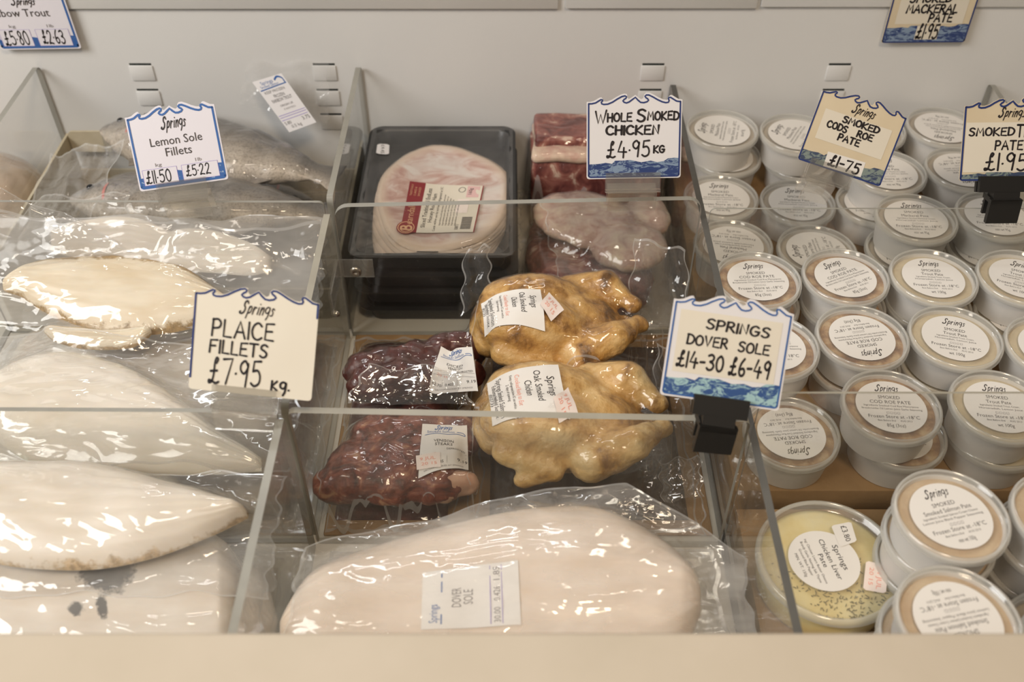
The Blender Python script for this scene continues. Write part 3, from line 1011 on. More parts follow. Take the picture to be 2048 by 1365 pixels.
# ------------------------------------------------------------------ fish fillets
def fillet_mat(name, flesh, flesh2, rim, rimw=0.1, spot=None):
    m, nt, out = new_mat(name)
    L = nt.links.new
    p = nt.nodes.new('ShaderNodeBsdfPrincipled'); p.inputs['Roughness'].default_value = 0.4
    p.inputs['Subsurface Weight'].default_value = 0.25
    p.inputs['Subsurface Radius'].default_value = (0.012, 0.008, 0.005)
    p.inputs['Subsurface Scale'].default_value = 0.5
    L(p.outputs[0], out.inputs[0])
    vec = texco(nt, (1, 3.2, 1))
    n = noise_n(nt, vec, 18, 5)
    r = ramp(nt, [(0.3, flesh2), (0.65, flesh)])
    L(n.outputs['Fac'], r.inputs[0])
    at = nt.nodes.new('ShaderNodeAttribute'); at.attribute_name = 'rim'
    v2 = texco(nt, (1, 1, 1)); n2 = noise_n(nt, v2, 55, 5, 0.7)
    ad = nt.nodes.new('ShaderNodeMath'); ad.operation = 'MULTIPLY_ADD'; ad.inputs[1].default_value = 0.7; L(n2.outputs['Fac'], ad.inputs[0]); L(at.outputs['Fac'], ad.inputs[2])
    mr = nt.nodes.new('ShaderNodeMapRange'); mr.inputs['From Min'].default_value = 1.36 - rimw; mr.inputs['From Max'].default_value = 1.46 - rimw
    L(ad.outputs[0], mr.inputs['Value'])
    mx = nt.nodes.new('ShaderNodeMix'); mx.data_type = 'RGBA'
    L(mr.outputs[0], mx.inputs['Factor']); L(r.outputs[0], mx.inputs[6])
    n3 = noise_n(nt, v2, 160, 4, 0.7); r3 = ramp(nt, [(0.35, rim), (0.62, tuple(min(1, c * 1.9) for c in rim))]); L(n3.outputs['Fac'], r3.inputs[0])
    L(r3.outputs[0], mx.inputs[7])
    last = mx.outputs[2]
    if spot:
        at2 = nt.nodes.new('ShaderNodeAttribute'); at2.attribute_name = 'skin'
        a3 = nt.nodes.new('ShaderNodeMath'); a3.operation = 'MULTIPLY_ADD'; a3.inputs[1].default_value = 1.0; L(n3.outputs['Fac'], a3.inputs[0]); L(at2.outputs['Fac'], a3.inputs[2])
        m3 = nt.nodes.new('ShaderNodeMapRange'); m3.inputs['From Min'].default_value = 0.95; m3.inputs['From Max'].default_value = 1.2; m3.inputs['To Max'].default_value = 0.85; L(a3.outputs[0], m3.inputs['Value'])
        mx2 = nt.nodes.new('ShaderNodeMix'); mx2.data_type = 'RGBA'
        L(m3.outputs[0], mx2.inputs['Factor']); L(last, mx2.inputs[6]); mx2.inputs[7].default_value = (*spot, 1)
        last = mx2.outputs[2]
    L(last, p.inputs['Base Color'])
    return m


M['fil_cream'] = fillet_mat('fillet_cream', (0.79, 0.70, 0.55), (0.68, 0.55, 0.37), (0.24, 0.16, 0.07), 0.17)
M['fil_white'] = fillet_mat('fillet_white', (0.80, 0.73, 0.635), (0.73, 0.65, 0.53), (0.75, 0.64, 0.47), 0.0)
M['fil_brown'] = fillet_mat('fillet_white_brown_edge', (0.78, 0.71, 0.62), (0.70, 0.615, 0.50), (0.34, 0.25, 0.15), 0.10)
M['fil_skin'] = fillet_mat('fillet_with_skin', (0.75, 0.69, 0.61), (0.67, 0.58, 0.48), (0.42, 0.34, 0.24), 0.0, (0.055, 0.058, 0.06))
M['fil_sole'] = fillet_mat('sole_white_side', (0.78, 0.67, 0.57), (0.70, 0.575, 0.46), (0.70, 0.56, 0.42), 0.0)


def hf(*pts):
    ys, zs = [p[0] for p in pts], [p[1] for p in pts]
    return lambda y: float(np.interp(y, ys, zs))


def hgrid(h): return np.repeat(np.interp(GYv, GYv, [h(y) for y in GYv])[:, None], NX, 1)


def at_h(u, v, h):
    z = h(0.6)
    for _ in range(12): z = 0.4 * z + 0.6 * h(at_z(u, v, z).y)
    return at_z(u, v, z)


def fillet(parent, rows, h, T, mat, name='fillet', ridge=0.0006, seed=0, skin=None):
    """rows: (u, v far edge, v near edge) pixels read from the photo on the plane z=zest"""
    n, mN = 70, 36
    ct = catmull([tuple(r) for r in rows], 10)
    ar = np.array(ct); xi = np.linspace(0, len(ct) - 1, n + 1)
    ct = [tuple(float(np.interp(x_, np.arange(len(ct)), ar[:, c_])) for c_ in range(3)) for x_ in xi]
    V, F, rim, sk = [], [], [], []
    for i, (u, a, b) in enumerate(ct):
        s = i / n
        A = at_h(u, a, h); Bp = at_h(u, b, h)
        endt = min(1, (min(s, 1 - s) * 6 + 0.03)) ** 0.5
        for j in range(mN + 1):
            t = -1 + 2 * j / mN
            tt = math.copysign(abs(t) ** 0.85, t)
            p = A * ((1 - tt) / 2) + Bp * ((1 + tt) / 2)
            prof = T * max(0, 1 - abs(tt) ** 2.6) ** 0.8 * endt
            wob = ridge * math.sin(tt * 24 + s * 4 + noise.noise(Vector((s * 6, tt * 3, seed))) * 3) * (1 - abs(tt))
            bump = 0.0022 * noise.noise(Vector((p.x * 30, p.y * 45, seed)))
            V.append(Vector((p.x, p.y, h(p.y) - .6 * T + 0.0006 + prof + (wob + bump) * min(1, prof / 0.004))))
            rim.append(max(abs(tt), 1 - min(s, 1 - s) * 14) * ((1.0 if tt > 0 else 1.16) if seed % 2 == 0 else (1.0 if tt > 0 else .8)))
            sk.append(max([0.0] + [1 - ((u - q[0]) / q[2]) ** 2 - ((a + (b - a) * (tt + 1) / 2 - q[1]) / q[3]) ** 2 for q in (skin or [])]))
    W = mN + 1
    for i in range(n):
        for j in range(mN):
            F.append((i * W + j, (i * W + j + 1), (i + 1) * W + j + 1, (i + 1) * W + j))
    nv = len(V)   # underside
    for i in range(n + 1):
        for j in (0, mN):
            p = V[i * W + j]
            V.append(Vector((p.x, p.y, h(p.y) - .6 * T))); rim.append(1); sk.append(0)
    for i in range(n):
        a0, b0 = nv + 2 * i, nv + 2 * i + 1
        F.append((a0, b0, b0 + 2, a0 + 2))
        F.append((i * W, (i + 1) * W, a0 + 2, a0))
        F.append((i * W + mN, b0, b0 + 2, (i + 1) * W + mN))
    return mesh_obj(name, V, F, [mat], None, parent, True, attr={'rim': rim, 'skin': sk})


def slab(parent, q, T, mat, name='fillet', seed=0, base=None):
    """a plain thick fillet filling the quad q"""
    bs = blur(terrain, 10) if base is None else base
    q = [Vector((p[0], p[1], 0)) for p in q]
    n, mN = 50, 30
    V, F, rim = [], [], []
    for j in range(mN + 1):
        for i in range(n + 1):
            s, t = i / n, j / mN
            p = quad_xy(q, s, t)
            e = (1 - abs(2 * s - 1) ** 5) * (1 - abs(2 * t - 1) ** 4)
            prof = T * max(e, 0) ** 0.5 * (0.86 + 0.3 * noise.noise(Vector((p.x * 14, p.y * 18, seed))))
            V.append(Vector((p.x, p.y, samp(bs, p.x, p.y) + 0.0008 + prof)))
            rim.append(max(abs(2 * s - 1), abs(2 * t - 1)))
    W = n + 1
    for j in range(mN):
        for i in range(n): F.append((j * W + i, j * W + i + 1, (j + 1) * W + i + 1, (j + 1) * W + i))
    return mesh_obj(name, V, F, [mat], None, parent, True, attr={'rim': rim, 'skin': [0] * len(V)})


def rectq(x0, x1, y0, y1): return [(x0, y1), (x1, y1), (x1, y0), (x0, y0)]


def shrink(q, k):
    c = sum((Vector((p[0], p[1])) for p in q), Vector((0, 0))) / 4
    return [tuple(c + (Vector((p[0], p[1])) - c) * k) for p in q]


def fish_pack(x0, x1, y0, y1, T, label, mat='fil_white', fm='film_milky', seed=0, amp=0.002):
    t = thing('fish_pack', ((x0 + x1) / 2, (y0 + y1) / 2, FLOOR), label, 'fish pack')
    q = rectq(x0, x1, y0, y1)
    s = slab(t, shrink(q, 0.88), T, M[mat], seed=seed)
    make_film(t, q, [s], M[fm], 25, amp, seed)
    return t


LX0, LX1 = DX[0] + 0.008, DX[1] - 0.006
# --- left compartment, between the two cross panels
fish_pack(LX0, LX1, PYF + 0.006, PYB - 0.008, 0.044, 'bottom pack of white fillets between the two left cross panels', seed=1)
fish_pack(LX0 + .004, LX1 - .002, PYF + 0.008, PYB - 0.010, 0.036, 'second pack of white fillets, under the plaice bags', seed=2)

h_lean = hf((.66, .872), (.70, .885), (.735, .900), (.758, .932))
h_mid = hf((.50, .861), (.60, .866), (.66, .874), (.70, .887), (.745, .905), (.77, .912))
t = thing('fish_pack', (-0.36, 0.71, 0.855), 'frosted bag of pale fillets leaning on the cross panel behind the plaice', 'fish pack')
f1 = fillet(t, [(100, 455, 500), (180, 432, 510), (260, 428, 520), (330, 452, 525), (385, 482, 520)], h_lean, 0.008, M['fil_white'], seed=5)
f2 = fillet(t, [(300, 472, 525), (360, 452, 535), (430, 456, 540), (500, 480, 545), (540, 508, 535)], h_lean, 0.007, M['fil_white'], seed=7)
make_film(t, [(LX0, 0.758), (LX1, 0.758), (LX1, 0.665), (LX0, 0.67)], [f1, f2], M['film_haze'], 20, 0.004, 11, freq=30, base_extra=hgrid(h_lean) - .004, n=(120, 60),
          lifts=((-0.49, 0.745, 0.045, 0.03, 0.030),))

# its loose mouth stands up against the panel
def standing_flap(parent, cs, mat, seed, amp=.004, nx=44, ny=36, nrm=(0, -1, 0.2), name='bag_mouth'):
    V, F = [], []
    nv = Vector(nrm)
    for j in range(ny + 1):
        for i in range(nx + 1):
            s_, t_ = i / nx, j / ny
            p = (cs[0] * (1 - s_) + cs[1] * s_) * (1 - t_) + (cs[3] * (1 - s_) + cs[2] * s_) * t_
            r_ = noise.ridged_multi_fractal(Vector((p.x * 34, p.z * 34, seed)), .9, 2.1, 3, 1, 2) - 1
            p = p + nv * (amp * (abs(r_) * .8 + .6 * math.sin(s_ * 9 + seed) * .5 + .5)) + Vector((.002 * math.sin(t_ * 14 + seed), 0, .003 * math.sin(s_ * 11 + seed) * t_))
            V.append(p)
    for j in range(ny):
        for i in range(nx): F.append((j * (nx + 1) + i, j * (nx + 1) + i + 1, (j + 1) * (nx + 1) + i + 1, (j + 1) * (nx + 1) + i))
    fm = [1 if min(i, nx - 1 - i) < 1 or j == ny - 1 else 0 for j in range(ny) for i in range(nx)]
    return mesh_obj(name, V, F, [mat, M['film_seam']], fm, parent, True)


standing_flap(t, [Vector((-.528, .715, .892)), Vector((-.36, .735, .905)), Vector((-.415, .757, .928)), Vector((-.528, .757, 1.000))], M['film_milky'], 3.0)
# plaice bag A with brown-edged fillet
t = thing('fish_pack', (-0.37, 0.67, 0.86), 'clear bag with a cream plaice fillet edged in brown skin', 'fish pack')
fa2 = fillet(t, [(86, 652, 660), (105, 648, 676), (150, 650, 690), (205, 655, 694), (260, 652, 690), (288, 652, 676), (302, 656, 662)], h_mid, 0.007, M['fil_cream'], seed=4)
fa = fillet(t, [(2, 553, 574), (40, 524, 588), (95, 508, 622), (180, 497, 652), (270, 499, 659), (350, 518, 652), (420, 560, 632), (462, 596, 606)], h_mid, 0.013, M['fil_cream'], seed=2, ridge=0.0008)
make_film(t, [(LX0, 0.752), (LX1, 0.752), (LX1 - .004, 0.585), (LX0, 0.60)], [fa, fa2], M['film'], 10, 0.0036, 21, freq=34, n=(150, 90), sharp=2.2, base_extra=hgrid(h_mid) - .009, lifts=((-0.50, 0.745, 0.05, 0.03, 0.022),))

# bag B, broad white fillet
t = thing('fish_pack', (-0.36, 0.58, 0.86), 'bag with a broad white fillet under the Plaice Fillets sign', 'fish pack')
h_b = hf((.50, .864), (.56, .872), (.62, .876), (.66, .874))
fb = fillet(t, [(-70, 780, 800), (0, 724, 880), (80, 694, 922), (160, 695, 932), (250, 722, 936), (340, 775, 938), (430, 845, 936), (520, 905, 930)], h_b, 0.015, M['fil_white'], seed=6, ridge=0.0009)
make_film(t, [(LX0, 0.665), (LX1 - .002, 0.640), (LX1 - .004, PYF + 0.006), (LX0, PYF + 0.006)], [fb], M['film_milky'], 12, 0.0034, 31, freq=30, n=(150, 80), sharp=2.2, base_extra=hgrid(h_b) - .012)

# --- left compartment, in front
FY0, FY1 = 0.292, PYF - 0.006
fish_pack(LX0 + .10, LX1 - .002, FY0, FY1, 0.042, 'bottom pack of white fillets at the front left', seed=8)
h_d = hf((.29, .834), (.40, .840), (.49, .846))
h_c = hf((.37, .866), (.41, .873), (.49, .889))
t = thing('fish_pack', (-0.30, 0.39, FLOOR + .04), 'bag of fillets with patches of dark skin at the front ledge', 'fish pack')
fd = fillet(t, [(-60, 1010, 1330), (0, 985, 1360), (110, 1000, 1380), (230, 1010, 1380), (350, 1020, 1370), (440, 1060, 1340), (482, 1120, 1260)], h_d, 0.026, M['fil_skin'], seed=3, skin=[(220, 1165, 85, 75), (160, 1246, 26, 20), (212, 1240, 18, 34)])
make_film(t, [(LX0 + .10, FY1 - .001), (LX1, FY1 - .001), (LX1, FY0), (LX0 + .10, FY0)], [fd], M['film_milky'], 14, 0.0036, 41, freq=34, n=(130, 100))
t = thing('fish_pack', (-0.30, 0.44, FLOOR + .08), 'bag with a large white fillet edged in brown, in front of the left cross panel', 'fish pack')
fc = fillet(t, [(-90, 950, 1070), (-20, 912, 1112), (90, 908, 1126), (200, 916, 1124), (310, 944, 1100), (410, 974, 1062), (470, 1000, 1034), (492, 1012, 1022)], h_c, 0.016, M['fil_brown'], seed=9, ridge=0.0006)
make_film(t, [(LX0 + .12, FY1 - .002), (LX1 - .001, FY1 - .002), (LX1 - .001, 0.395), (LX0 + .12, 0.395)], [fc], M['film_milky'], 14, 0.0032, 51, freq=28, n=(130, 80), base_extra=hgrid(h_c) - .018)

# --- middle compartment, front: Dover sole bag
MX0, MX1 = DX[1] + 0.006, DX[2] - 0.006
t0 = thing('fish_pack', (0.0, 0.39, FLOOR), 'bottom bag of sole under the Dover sole at the front ledge', 'fish pack')
s_ = slab(t0, shrink(rectq(MX0 + .012, MX1 - .05, FY0, FY1 - .012), .9), 0.054, M['fil_sole'], seed=12)
make_film(t0, rectq(MX0 + .010, MX1 - .004, FY0, FY1 - .004), [s_], M['film_milky'], 25, 0.003, 61)
t = thing('fish_pack', (0.0, 0.40, FLOOR + .05), 'large frosted bag of Dover sole at the front ledge below the chickens', 'fish pack')
h_s = hf((.29, .838), (.36, .850), (.42, .862), (.49, .873))
d1 = fillet(t, [(556, 1225, 1270), (620, 1128, 1340), (740, 1078, 1400), (900, 1032, 1420), (1060, 1000, 1420), (1200, 1000, 1400), (1310, 1050, 1340), (1378, 1110, 1270), (1405, 1165, 1215)], h_s, 0.020, M['fil_sole'], name='sole', seed=13)
sole_film = make_film(t, [(MX0 + .006, FY1 - .002), (MX1 - .002, FY1 - .006), (MX1 - .002, FY0 + .002), (MX0 + .006, FY0 + .002)], [d1], M['film_frost'], 40, 0.0056, 71, freq=24, n=(170, 110), hug=.0022, base_extra=hgrid(h_s) - .012, lifts=((0.065, 0.480, 0.045, 0.02, 0.008), (0.145, 0.42, 0.03, 0.05, 0.006)),
                      back=lambda s: -0.058 * max(0, 1 - s / .62) ** 1.0 - 0.060 * max(0, (s - .74) / .26))
lab = Sheet(); lab.grid(0, 1, 0, 1, M['paper'], 0, 16, 16)
lab.type('Springs', .10, .40, .84, .09, M['blue'], 1); lab.line([(.08, .80), (.92, .80)], .015, M['blue'], 1)
lab.type('DOVER', .34, .66, .60, .10, M['ink_grey'], 1); lab.type('SOLE', .38, .62, .48, .10, M['ink_grey'], 1)  # haze of the frosted film put into the grey ink
lab.line([(.04, .30), (.96, .30)], .008, M['purple'], 1); lab.line([(.04, .18), (.96, .18)], .008, M['purple'], 1)
lab.type('30.00', .06, .3, .20, .07, M['ink_grey'], 1); lab.type('0.426', .4, .62, .2, .07, M['ink_grey'], 1); lab.type('1.85', .72, .94, .2, .07, M['ink_grey'], 1)
SOLE_LABEL = (t, d1, lab)

# --- middle compartment, between the panels
M['meat_dark'] = surf('dark_smoked_meat', [(0.3, (0.030, 0.018, 0.013)), (0.7, (0.075, 0.045, 0.03))], 35, 0.45, 0.5, 0.001, 90)
M['venison'] = surf('venison', [(0.34, (0.055, 0.012, 0.008)), (0.46, (0.15, 0.036, 0.020)), (0.57, (0.25, 0.070, 0.040)), (0.68, (0.46, 0.24, 0.13))], 75, 0.42, 0.5, 0.0012, 120, dist=0.6)
M['venison_fat'] = surf('venison_fat', [(0.3, (0.45, 0.20, 0.13)), (0.7, (0.66, 0.42, 0.28))], 30, 0.45, 0.5, 0.0008, 90)
M['venison_dk'] = surf('venison_dark', [(0.3, (0.030, 0.007, 0.006)), (0.6, (0.095, 0.022, 0.016)), (0.8, (0.20, 0.055, 0.035))], 70, 0.4, 0.5, 0.001, 120)
M['chick'] = surf('smoked_chicken_skin', [(0.36, (0.13, 0.06, 0.016)), (0.44, (0.38, 0.19, 0.05)), (0.53, (0.60, 0.34, 0.10)), (0.68, (0.74, 0.50, 0.22))], 30, 0.35, 0.5, 0.0014, 190, dist=0.4, sss=0.0)
M['chick_pale'] = surf('smoked_chicken_skin_pale', [(0.34, (0.26, 0.13, 0.04)), (0.43, (0.56, 0.32, 0.10)), (0.54, (0.72, 0.47, 0.19)), (0.68, (0.79, 0.58, 0.29))], 28, 0.35, 0.5, 0.0012, 190, dist=0.4)


def blob(name, parts, mat, parent=None, voxel=0.003, smooth=6, disp=0.0, dfreq=40, seed=0):
    """parts: ('e', centre, radii, rotZ, rotY) or ('c', p0, r0, p1, r1) in world space, fused into one continuous surface"""
    bm = bmesh.new()
    for p in parts:
        if p[0] == 'e':
            _, c_, r_, rz, ry = p
            Mx = Matrix.Translation(c_) @ Matrix.Rotation(rz, 4, 'Z') @ Matrix.Rotation(ry, 4, 'Y') @ Matrix.Diagonal((*r_, 1))
            bmesh.ops.create_icosphere(bm, subdivisions=3, radius=1, matrix=Mx)
        else:
            _, a, ra, b, rb = p
            a, b = Vector(a), Vector(b)
            k = 9
            for i in range(k):
                f_ = i / (k - 1)
                bmesh.ops.create_icosphere(bm, subdivisions=2, radius=ra + (rb - ra) * f_, matrix=Matrix.Translation(a.lerp(b, f_)))
    me = bpy.data.meshes.new(name); bm.to_mesh(me); bm.free()
    o = bpy.data.objects.new(name, me); COL.objects.link(o)
    md = o.modifiers.new('r', 'REMESH'); md.mode = 'VOXEL'; md.voxel_size = voxel
    ms = o.modifiers.new('s', 'SMOOTH'); ms.iterations = smooth; ms.factor = 0.6
    dg = bpy.context.evaluated_depsgraph_get()
    m2 = bpy.data.meshes.new_from_object(o.evaluated_get(dg))
    V = [v.co.copy() for v in m2.vertices]
    nr = [v.normal.copy() for v in m2.vertices]
    F = [tuple(p.vertices) for p in m2.polygons]
    bpy.data.objects.remove(o); bpy.data.meshes.remove(me); bpy.data.meshes.remove(m2)
    if disp:
        V = [v + n_ * disp * noise.fractal(v * dfreq + Vector((seed, 0, 0)), 0.8, 2.0, 3) for v, n_ in zip(V, nr)]
    return mesh_obj(name, V, F, [mat], None, parent, True)


t = carton('cardboard_liner', MX0 + .002, MX1 - .002, PYF + .005, PYB - .0045, FLOOR + .0002, FLOOR + .0022, 'sheet of brown cardboard lining the tray under the meat packs')
land([t])
# dark pack lying under the chickens
t = thing('smoked_meat_pack', (0.07, 0.635, FLOOR), 'dark vacuum pack under the smoked chickens, corner showing by the Dover Sole clip', 'meat pack')
q = rectq(-0.03, MX1 - .012, PYF + .008, PYB - .012)
s_ = slab(t, shrink(q, .9), 0.020, M['meat_dark'], name='smoked_meat', seed=15)
make_film(t, q, [s_], M['film_tight'], 20, 0.003, 81, freq=30)

standing_flap(t, [at_z(1325, 1010, .790), at_z(1405, 998, .790), at_z(1398, 915, .806), at_z(1315, 930, .806)], M['film_gloss'], 2.6, .006, nrm=(0, -.2, 1))


def chicken(cx, cy, z, rot, mat, label, seed, sc=1.0):
    t = thing('smoked_chicken', (cx, cy, z), label, 'chicken')
    R = Matrix.Translation((cx, cy, z)) @ Matrix.Rotation(rot, 4, 'Z') @ Matrix.Scale(sc, 4)
    W_ = lambda *p: R @ Vector(p)
    e = lambda c_, r_, rz=0, ry=0: ('e', W_(*c_), tuple(x * sc for x in r_), rot + rz, ry)
    cc = lambda a, ra, b, rb: ('c', W_(*a), ra * sc, W_(*b), rb * sc)
    parts = [e((-.005, 0, .040), (.074, .050, .036)), e((-.020, .017, .056), (.056, .030, .032), .08, .12), e((-.020, -.019, .056), (.056, .030, .032), -.08, .12),
             e((-.062, 0, .040), (.022, .034, .026)),
             cc((.022, .043, .045), .0215, (.055, .036, .062), .0165), cc((.055, .036, .062), .016, (.076, .014, .058), .0085),
             cc((.022, -.043, .045), .0215, (.055, -.038, .060), .0165), cc((.055, -.038, .060), .016, (.078, -.018, .056), .0085),
             e((.080, .011, .057), (.010, .009, .009)), e((.082, -.015, .055), (.010, .009, .009)),
             cc((-.052, .040, .046), .0125, (-.010, .054, .040), .0105), cc((-.010, .054, .040), .010, (-.038, .058, .030), .007),
             cc((-.052, -.040, .046), .0125, (-.010, -.054, .040), .0105), cc((-.010, -.054, .040), .010, (-.038, -.058, .030), .007),
             e((.068, 0, .034), (.018, .016, .014))]
    b = blob('bird', parts, mat, t, 0.0024, 4, 0.0013, 70, seed)
    return t, b


CHZ = FLOOR + 0.026
t1, b1 = chicken(0.040, 0.696, CHZ + .012, 0.04, M['chick'], 'golden brown smoked chicken in clear film behind the other one', 3, 0.97)
CF1 = make_film(t1, [(-0.050, 0.757), (MX1 - .028, 0.757), (MX1 - .028, 0.622), (-0.052, 0.622)], [b1], M['film_tight'], 10, 0.0042, 91, freq=34, n=(140, 110), lifts=((0.145, 0.735, 0.022, 0.03, 0.035), (-0.03, 0.745, 0.02, 0.02, 0.03)), sharp=2.2)
t2, b2 = chicken(0.048, 0.5795, CHZ + .004, -0.05, M['chick_pale'], 'paler smoked chicken in clear film behind the thick cross panel', 8, 1.0)
CF2 = make_film(t2, [(-0.042, 0.640), (MX1 - .006, 0.636), (MX1 - .008, PYF + .007), (-0.042, PYF + .007)], [b2], M['film_tight'], 10, 0.0042, 101, freq=34, n=(140, 110), lifts=((0.155, 0.60, 0.02, 0.03, 0.030),), sharp=2.2)

standing_flap(t1, [Vector((.112, .716, .835)), Vector((.172, .700, .832)), Vector((.166, .742, .902)), Vector((.118, .750, .912))], M['film'], 4.4, .006)
standing_flap(t1, [Vector((-.050, .716, .840)), Vector((-.020, .728, .860)), Vector((-.022, .752, .902)), Vector((-.046, .748, .895))], M['film'], 6.1, .004, 20, 24)
standing_flap(t2, [Vector((.125, .596, .828)), Vector((.172, .585, .825)), Vector((.168, .628, .880)), Vector((.128, .634, .884))], M['film'], 8.2, .006)


def chicken_label():
    s = Sheet(); s.grid(0, 1, 0, 1, M['paper'], 0, 16, 16)
    s.type('Springs', .22, .62, .80, .11, M['ink'], 1)
    s.type('Oak Smoked', .10, .74, .63, .10, M['ink'], 1)
    s.type('Chicken', .26, .62, .49, .10, M['ink'], 1)
    s.type('Cooked Ready to Eat', .12, .82, .37, .065, M['red'], 1)
    s.type('Keep refrigerated below 5C use within', .10, .86, .30, .04, M['ink_soft'], 1)
    s.type('2 days of opening', .25, .7, .24, .04, M['ink_soft'], 1)
    s.type('Springs Smoked Salmon', .06, .95, .12, .07, M['ink'], 1)
    s.type('Edburton Henfield Sussex', .14, .92, .055, .055, M['ink'], 1)
    s.type('(01273)', .3, .7, .005, .045, M['ink'], 1)
    return s


def date_sticker():
    s = Sheet(); s.grid(0, 1, 0, 1, M['price_peach'], 0, 6, 6)
    s.type('9 JUL', .15, .8, .6, .2, M['red'], 1); s.type('20 15', .2, .85, .25, .2, M['red'], 1)
    return s


drape(t1, CF1, ((1081, 580), (1090, 670), (970, 700), (962, 612)), chicken_label())
drape(t1, CF1, ((1098, 588), (1128, 624), (1102, 648), (1080, 612)), date_sticker(), 'date_sticker', 0.0022)
drape(t2, CF2, ((1116, 732), (1140, 842), (985, 866), (974, 772)), chicken_label())
drape(t2, CF2, ((1136, 778), (1156, 832), (1118, 852), (1106, 800)), date_sticker(), 'date_sticker', 0.0022)

# venison
t = thing('venison_pack', (-0.11, 0.63, FLOOR), 'lowest dark venison pack beneath the diced venison and steaks', 'meat pack')
q = rectq(MX0 + .004, -0.052, PYF + .008, PYB - .012)
s_ = slab(t, shrink(q, .9), 0.036, M['venison_dk'], name='venison', seed=17)
make_film(t, q, [s_], M['film_tight'], 20, 0.003, 111)

t = thing('venison_pack', (-0.11, 0.555, 0.80), 'clear pack of red venison steaks behind the thick cross panel', 'meat pack')
zb = 0.806
parts = []
rn = random.Random(5)
for (u, v, ru, rv, rot) in ((760, 850, .030, .020, .3), (840, 850, .034, .022, .2), (905, 855, .028, .024, 0), (715, 920, .030, .030, .9), (790, 905, .036, .030, .8), (865, 905, .028, .032, .9),
                            (690, 985, .034, .020, .1), (790, 980, .038, .024, .1), (870, 950, .026, .020, 0)):
    p = at_z(u, v, zb + .02); p.y = max(p.y, PYF + .008 + rv * .95)
    parts.append(('e', (p.x, p.y, zb + .008), (ru, rv, rn.uniform(.017, .021)), rot, rn.uniform(-.12, .12)))
parts.append(('e', (-0.098, 0.552, zb + .006), (.058, .044, .017), .2, 0))
vs = blob('venison_steaks', parts, M['venison'], t, 0.0026, 7, 0.0022, 60, 2)
p = at_z(895, 990, zb + .02); p.y = max(p.y, PYF + .018)
vf = blob('fat_trim', [('e', (p.x - .004, p.y + .004, zb + .008), (.022, .012, .014), .3, 0), ('e', (p.x + .012, p.y + .008, zb + .008), (.014, .010, .013), .2, 0)], M['venison_fat'], t, 0.0025, 3, 0.002, 60, 1)
VF = make_film(t, [(MX0 + .010, 0.615), (-0.030, 0.605), (-0.036, PYF + .007), (MX0 + .002, PYF + .007)], [vs, vf], M['film_tight'], 14, 0.0034, 121, freq=34, n=(110, 90), sharp=2.2)


def meat_label(l1, l2, extra=True):
    s = Sheet(); s.grid(0, 1, 0, 1, M['paper'], 0, 16, 16)
    s.hand('$prings', .28, .68, .89, .085, M['blue'], 1, pen=0.10, shear=.28, gap=.1, jitter=0)
    s.type('Smoked Salmon', .12, .72, .82, .05, M['blue'], 1)
    s.line(catmull([(.08, .775), (.3, .80), (.55, .785), (.8, .81), (.95, .79), (.9, .84), (.78, .845)]), .012, M['blue'], 1)
    s.type(l1, .28, .70, .60, .062, M['ink'], 1)
    s.type(l2, .31, .68, .52, .062, M['ink'], 1)
    s.type('DEFROSTED', .56, .94, .42, .042, M['ink_soft'], 1)
    for y in (.385, .30): s.line([(.03, y), (.97, y)], .006, M['ink_grey'], 1)
    for x in (.24, .57): s.line([(x, .14), (x, .28)], .006, M['ink_grey'], 1)
    s.type('20 15', .10, .34, .33, .04, M['red'], 1)
    s.type('22.70', .03, .22, .14, .055, M['ink_soft'], 1); s.type('0.405', .30, .50, .15, .06, M['ink'], 1); s.type('9.19', .78, .98, .18, .065, M['ink'], 1)
    s.type('VACUUM PACKED AT SPRINGS', .1, .9, .06, .035, M['ink_grey'], 1)
    return s


drape(t, VF, ((845, 850), (934, 852), (937, 942), (837, 962)), meat_label('VENISON', 'STEAKS'), 'label', 0.0015)
drape(t, VF, ((832, 915), (880, 908), (882, 938), (834, 944)), date_sticker(), 'date_sticker', 0.0022)

t = thing('venison_pack', (-0.11, 0.68, 0.80), 'clear pack of dark diced venison behind the venison steaks', 'meat pack')
parts = []
for (u, v, r) in ((725, 718, .020), (760, 706, .022), (800, 710, .022), (842, 700, .020), (880, 688, .022), (925, 682, .022), (740, 745, .024), (785, 745, .024), (830, 740, .024), (880, 735, .022), (925, 730, .022), (850, 712, .024)):
    p = at_z(u, v, zb + .035)
    parts.append(('e', (p.x, p.y, zb + .020), (r, r * .7, rn.uniform(.017, .024)), rn.uniform(-.6, .6), rn.uniform(-.2, .2)))
vd = blob('diced_venison', parts, M['venison_dk'], t, 0.0025, 1, 0.003, 55, 6)
p0, p1 = at_z(700, 800, zb + .03), at_z(940, 800, zb + .03)
VD = make_film(t, [(MX0 + .012, 0.752), (-0.034, 0.752), (-0.036, p1.y), (MX0 + .008, p0.y)], [vd], M['film_tight'], 14, 0.0042, 131, freq=36, n=(110, 90), sharp=2.3,
               lifts=((-0.10, 0.627, 0.06, 0.022, 0.010),))
drape(t, VD, ((882, 694), (944, 690), (956, 778), (858, 786)), meat_label('DICED', 'VENISON'), 'label', 0.0015)

standing_flap(t, [at_z(692, 812, .838), at_z(948, 814, .838), at_z(915, 742, .853), at_z(738, 738, .853)], M['film_gloss'], 7.7, .005, nrm=(0, -.2, 1))
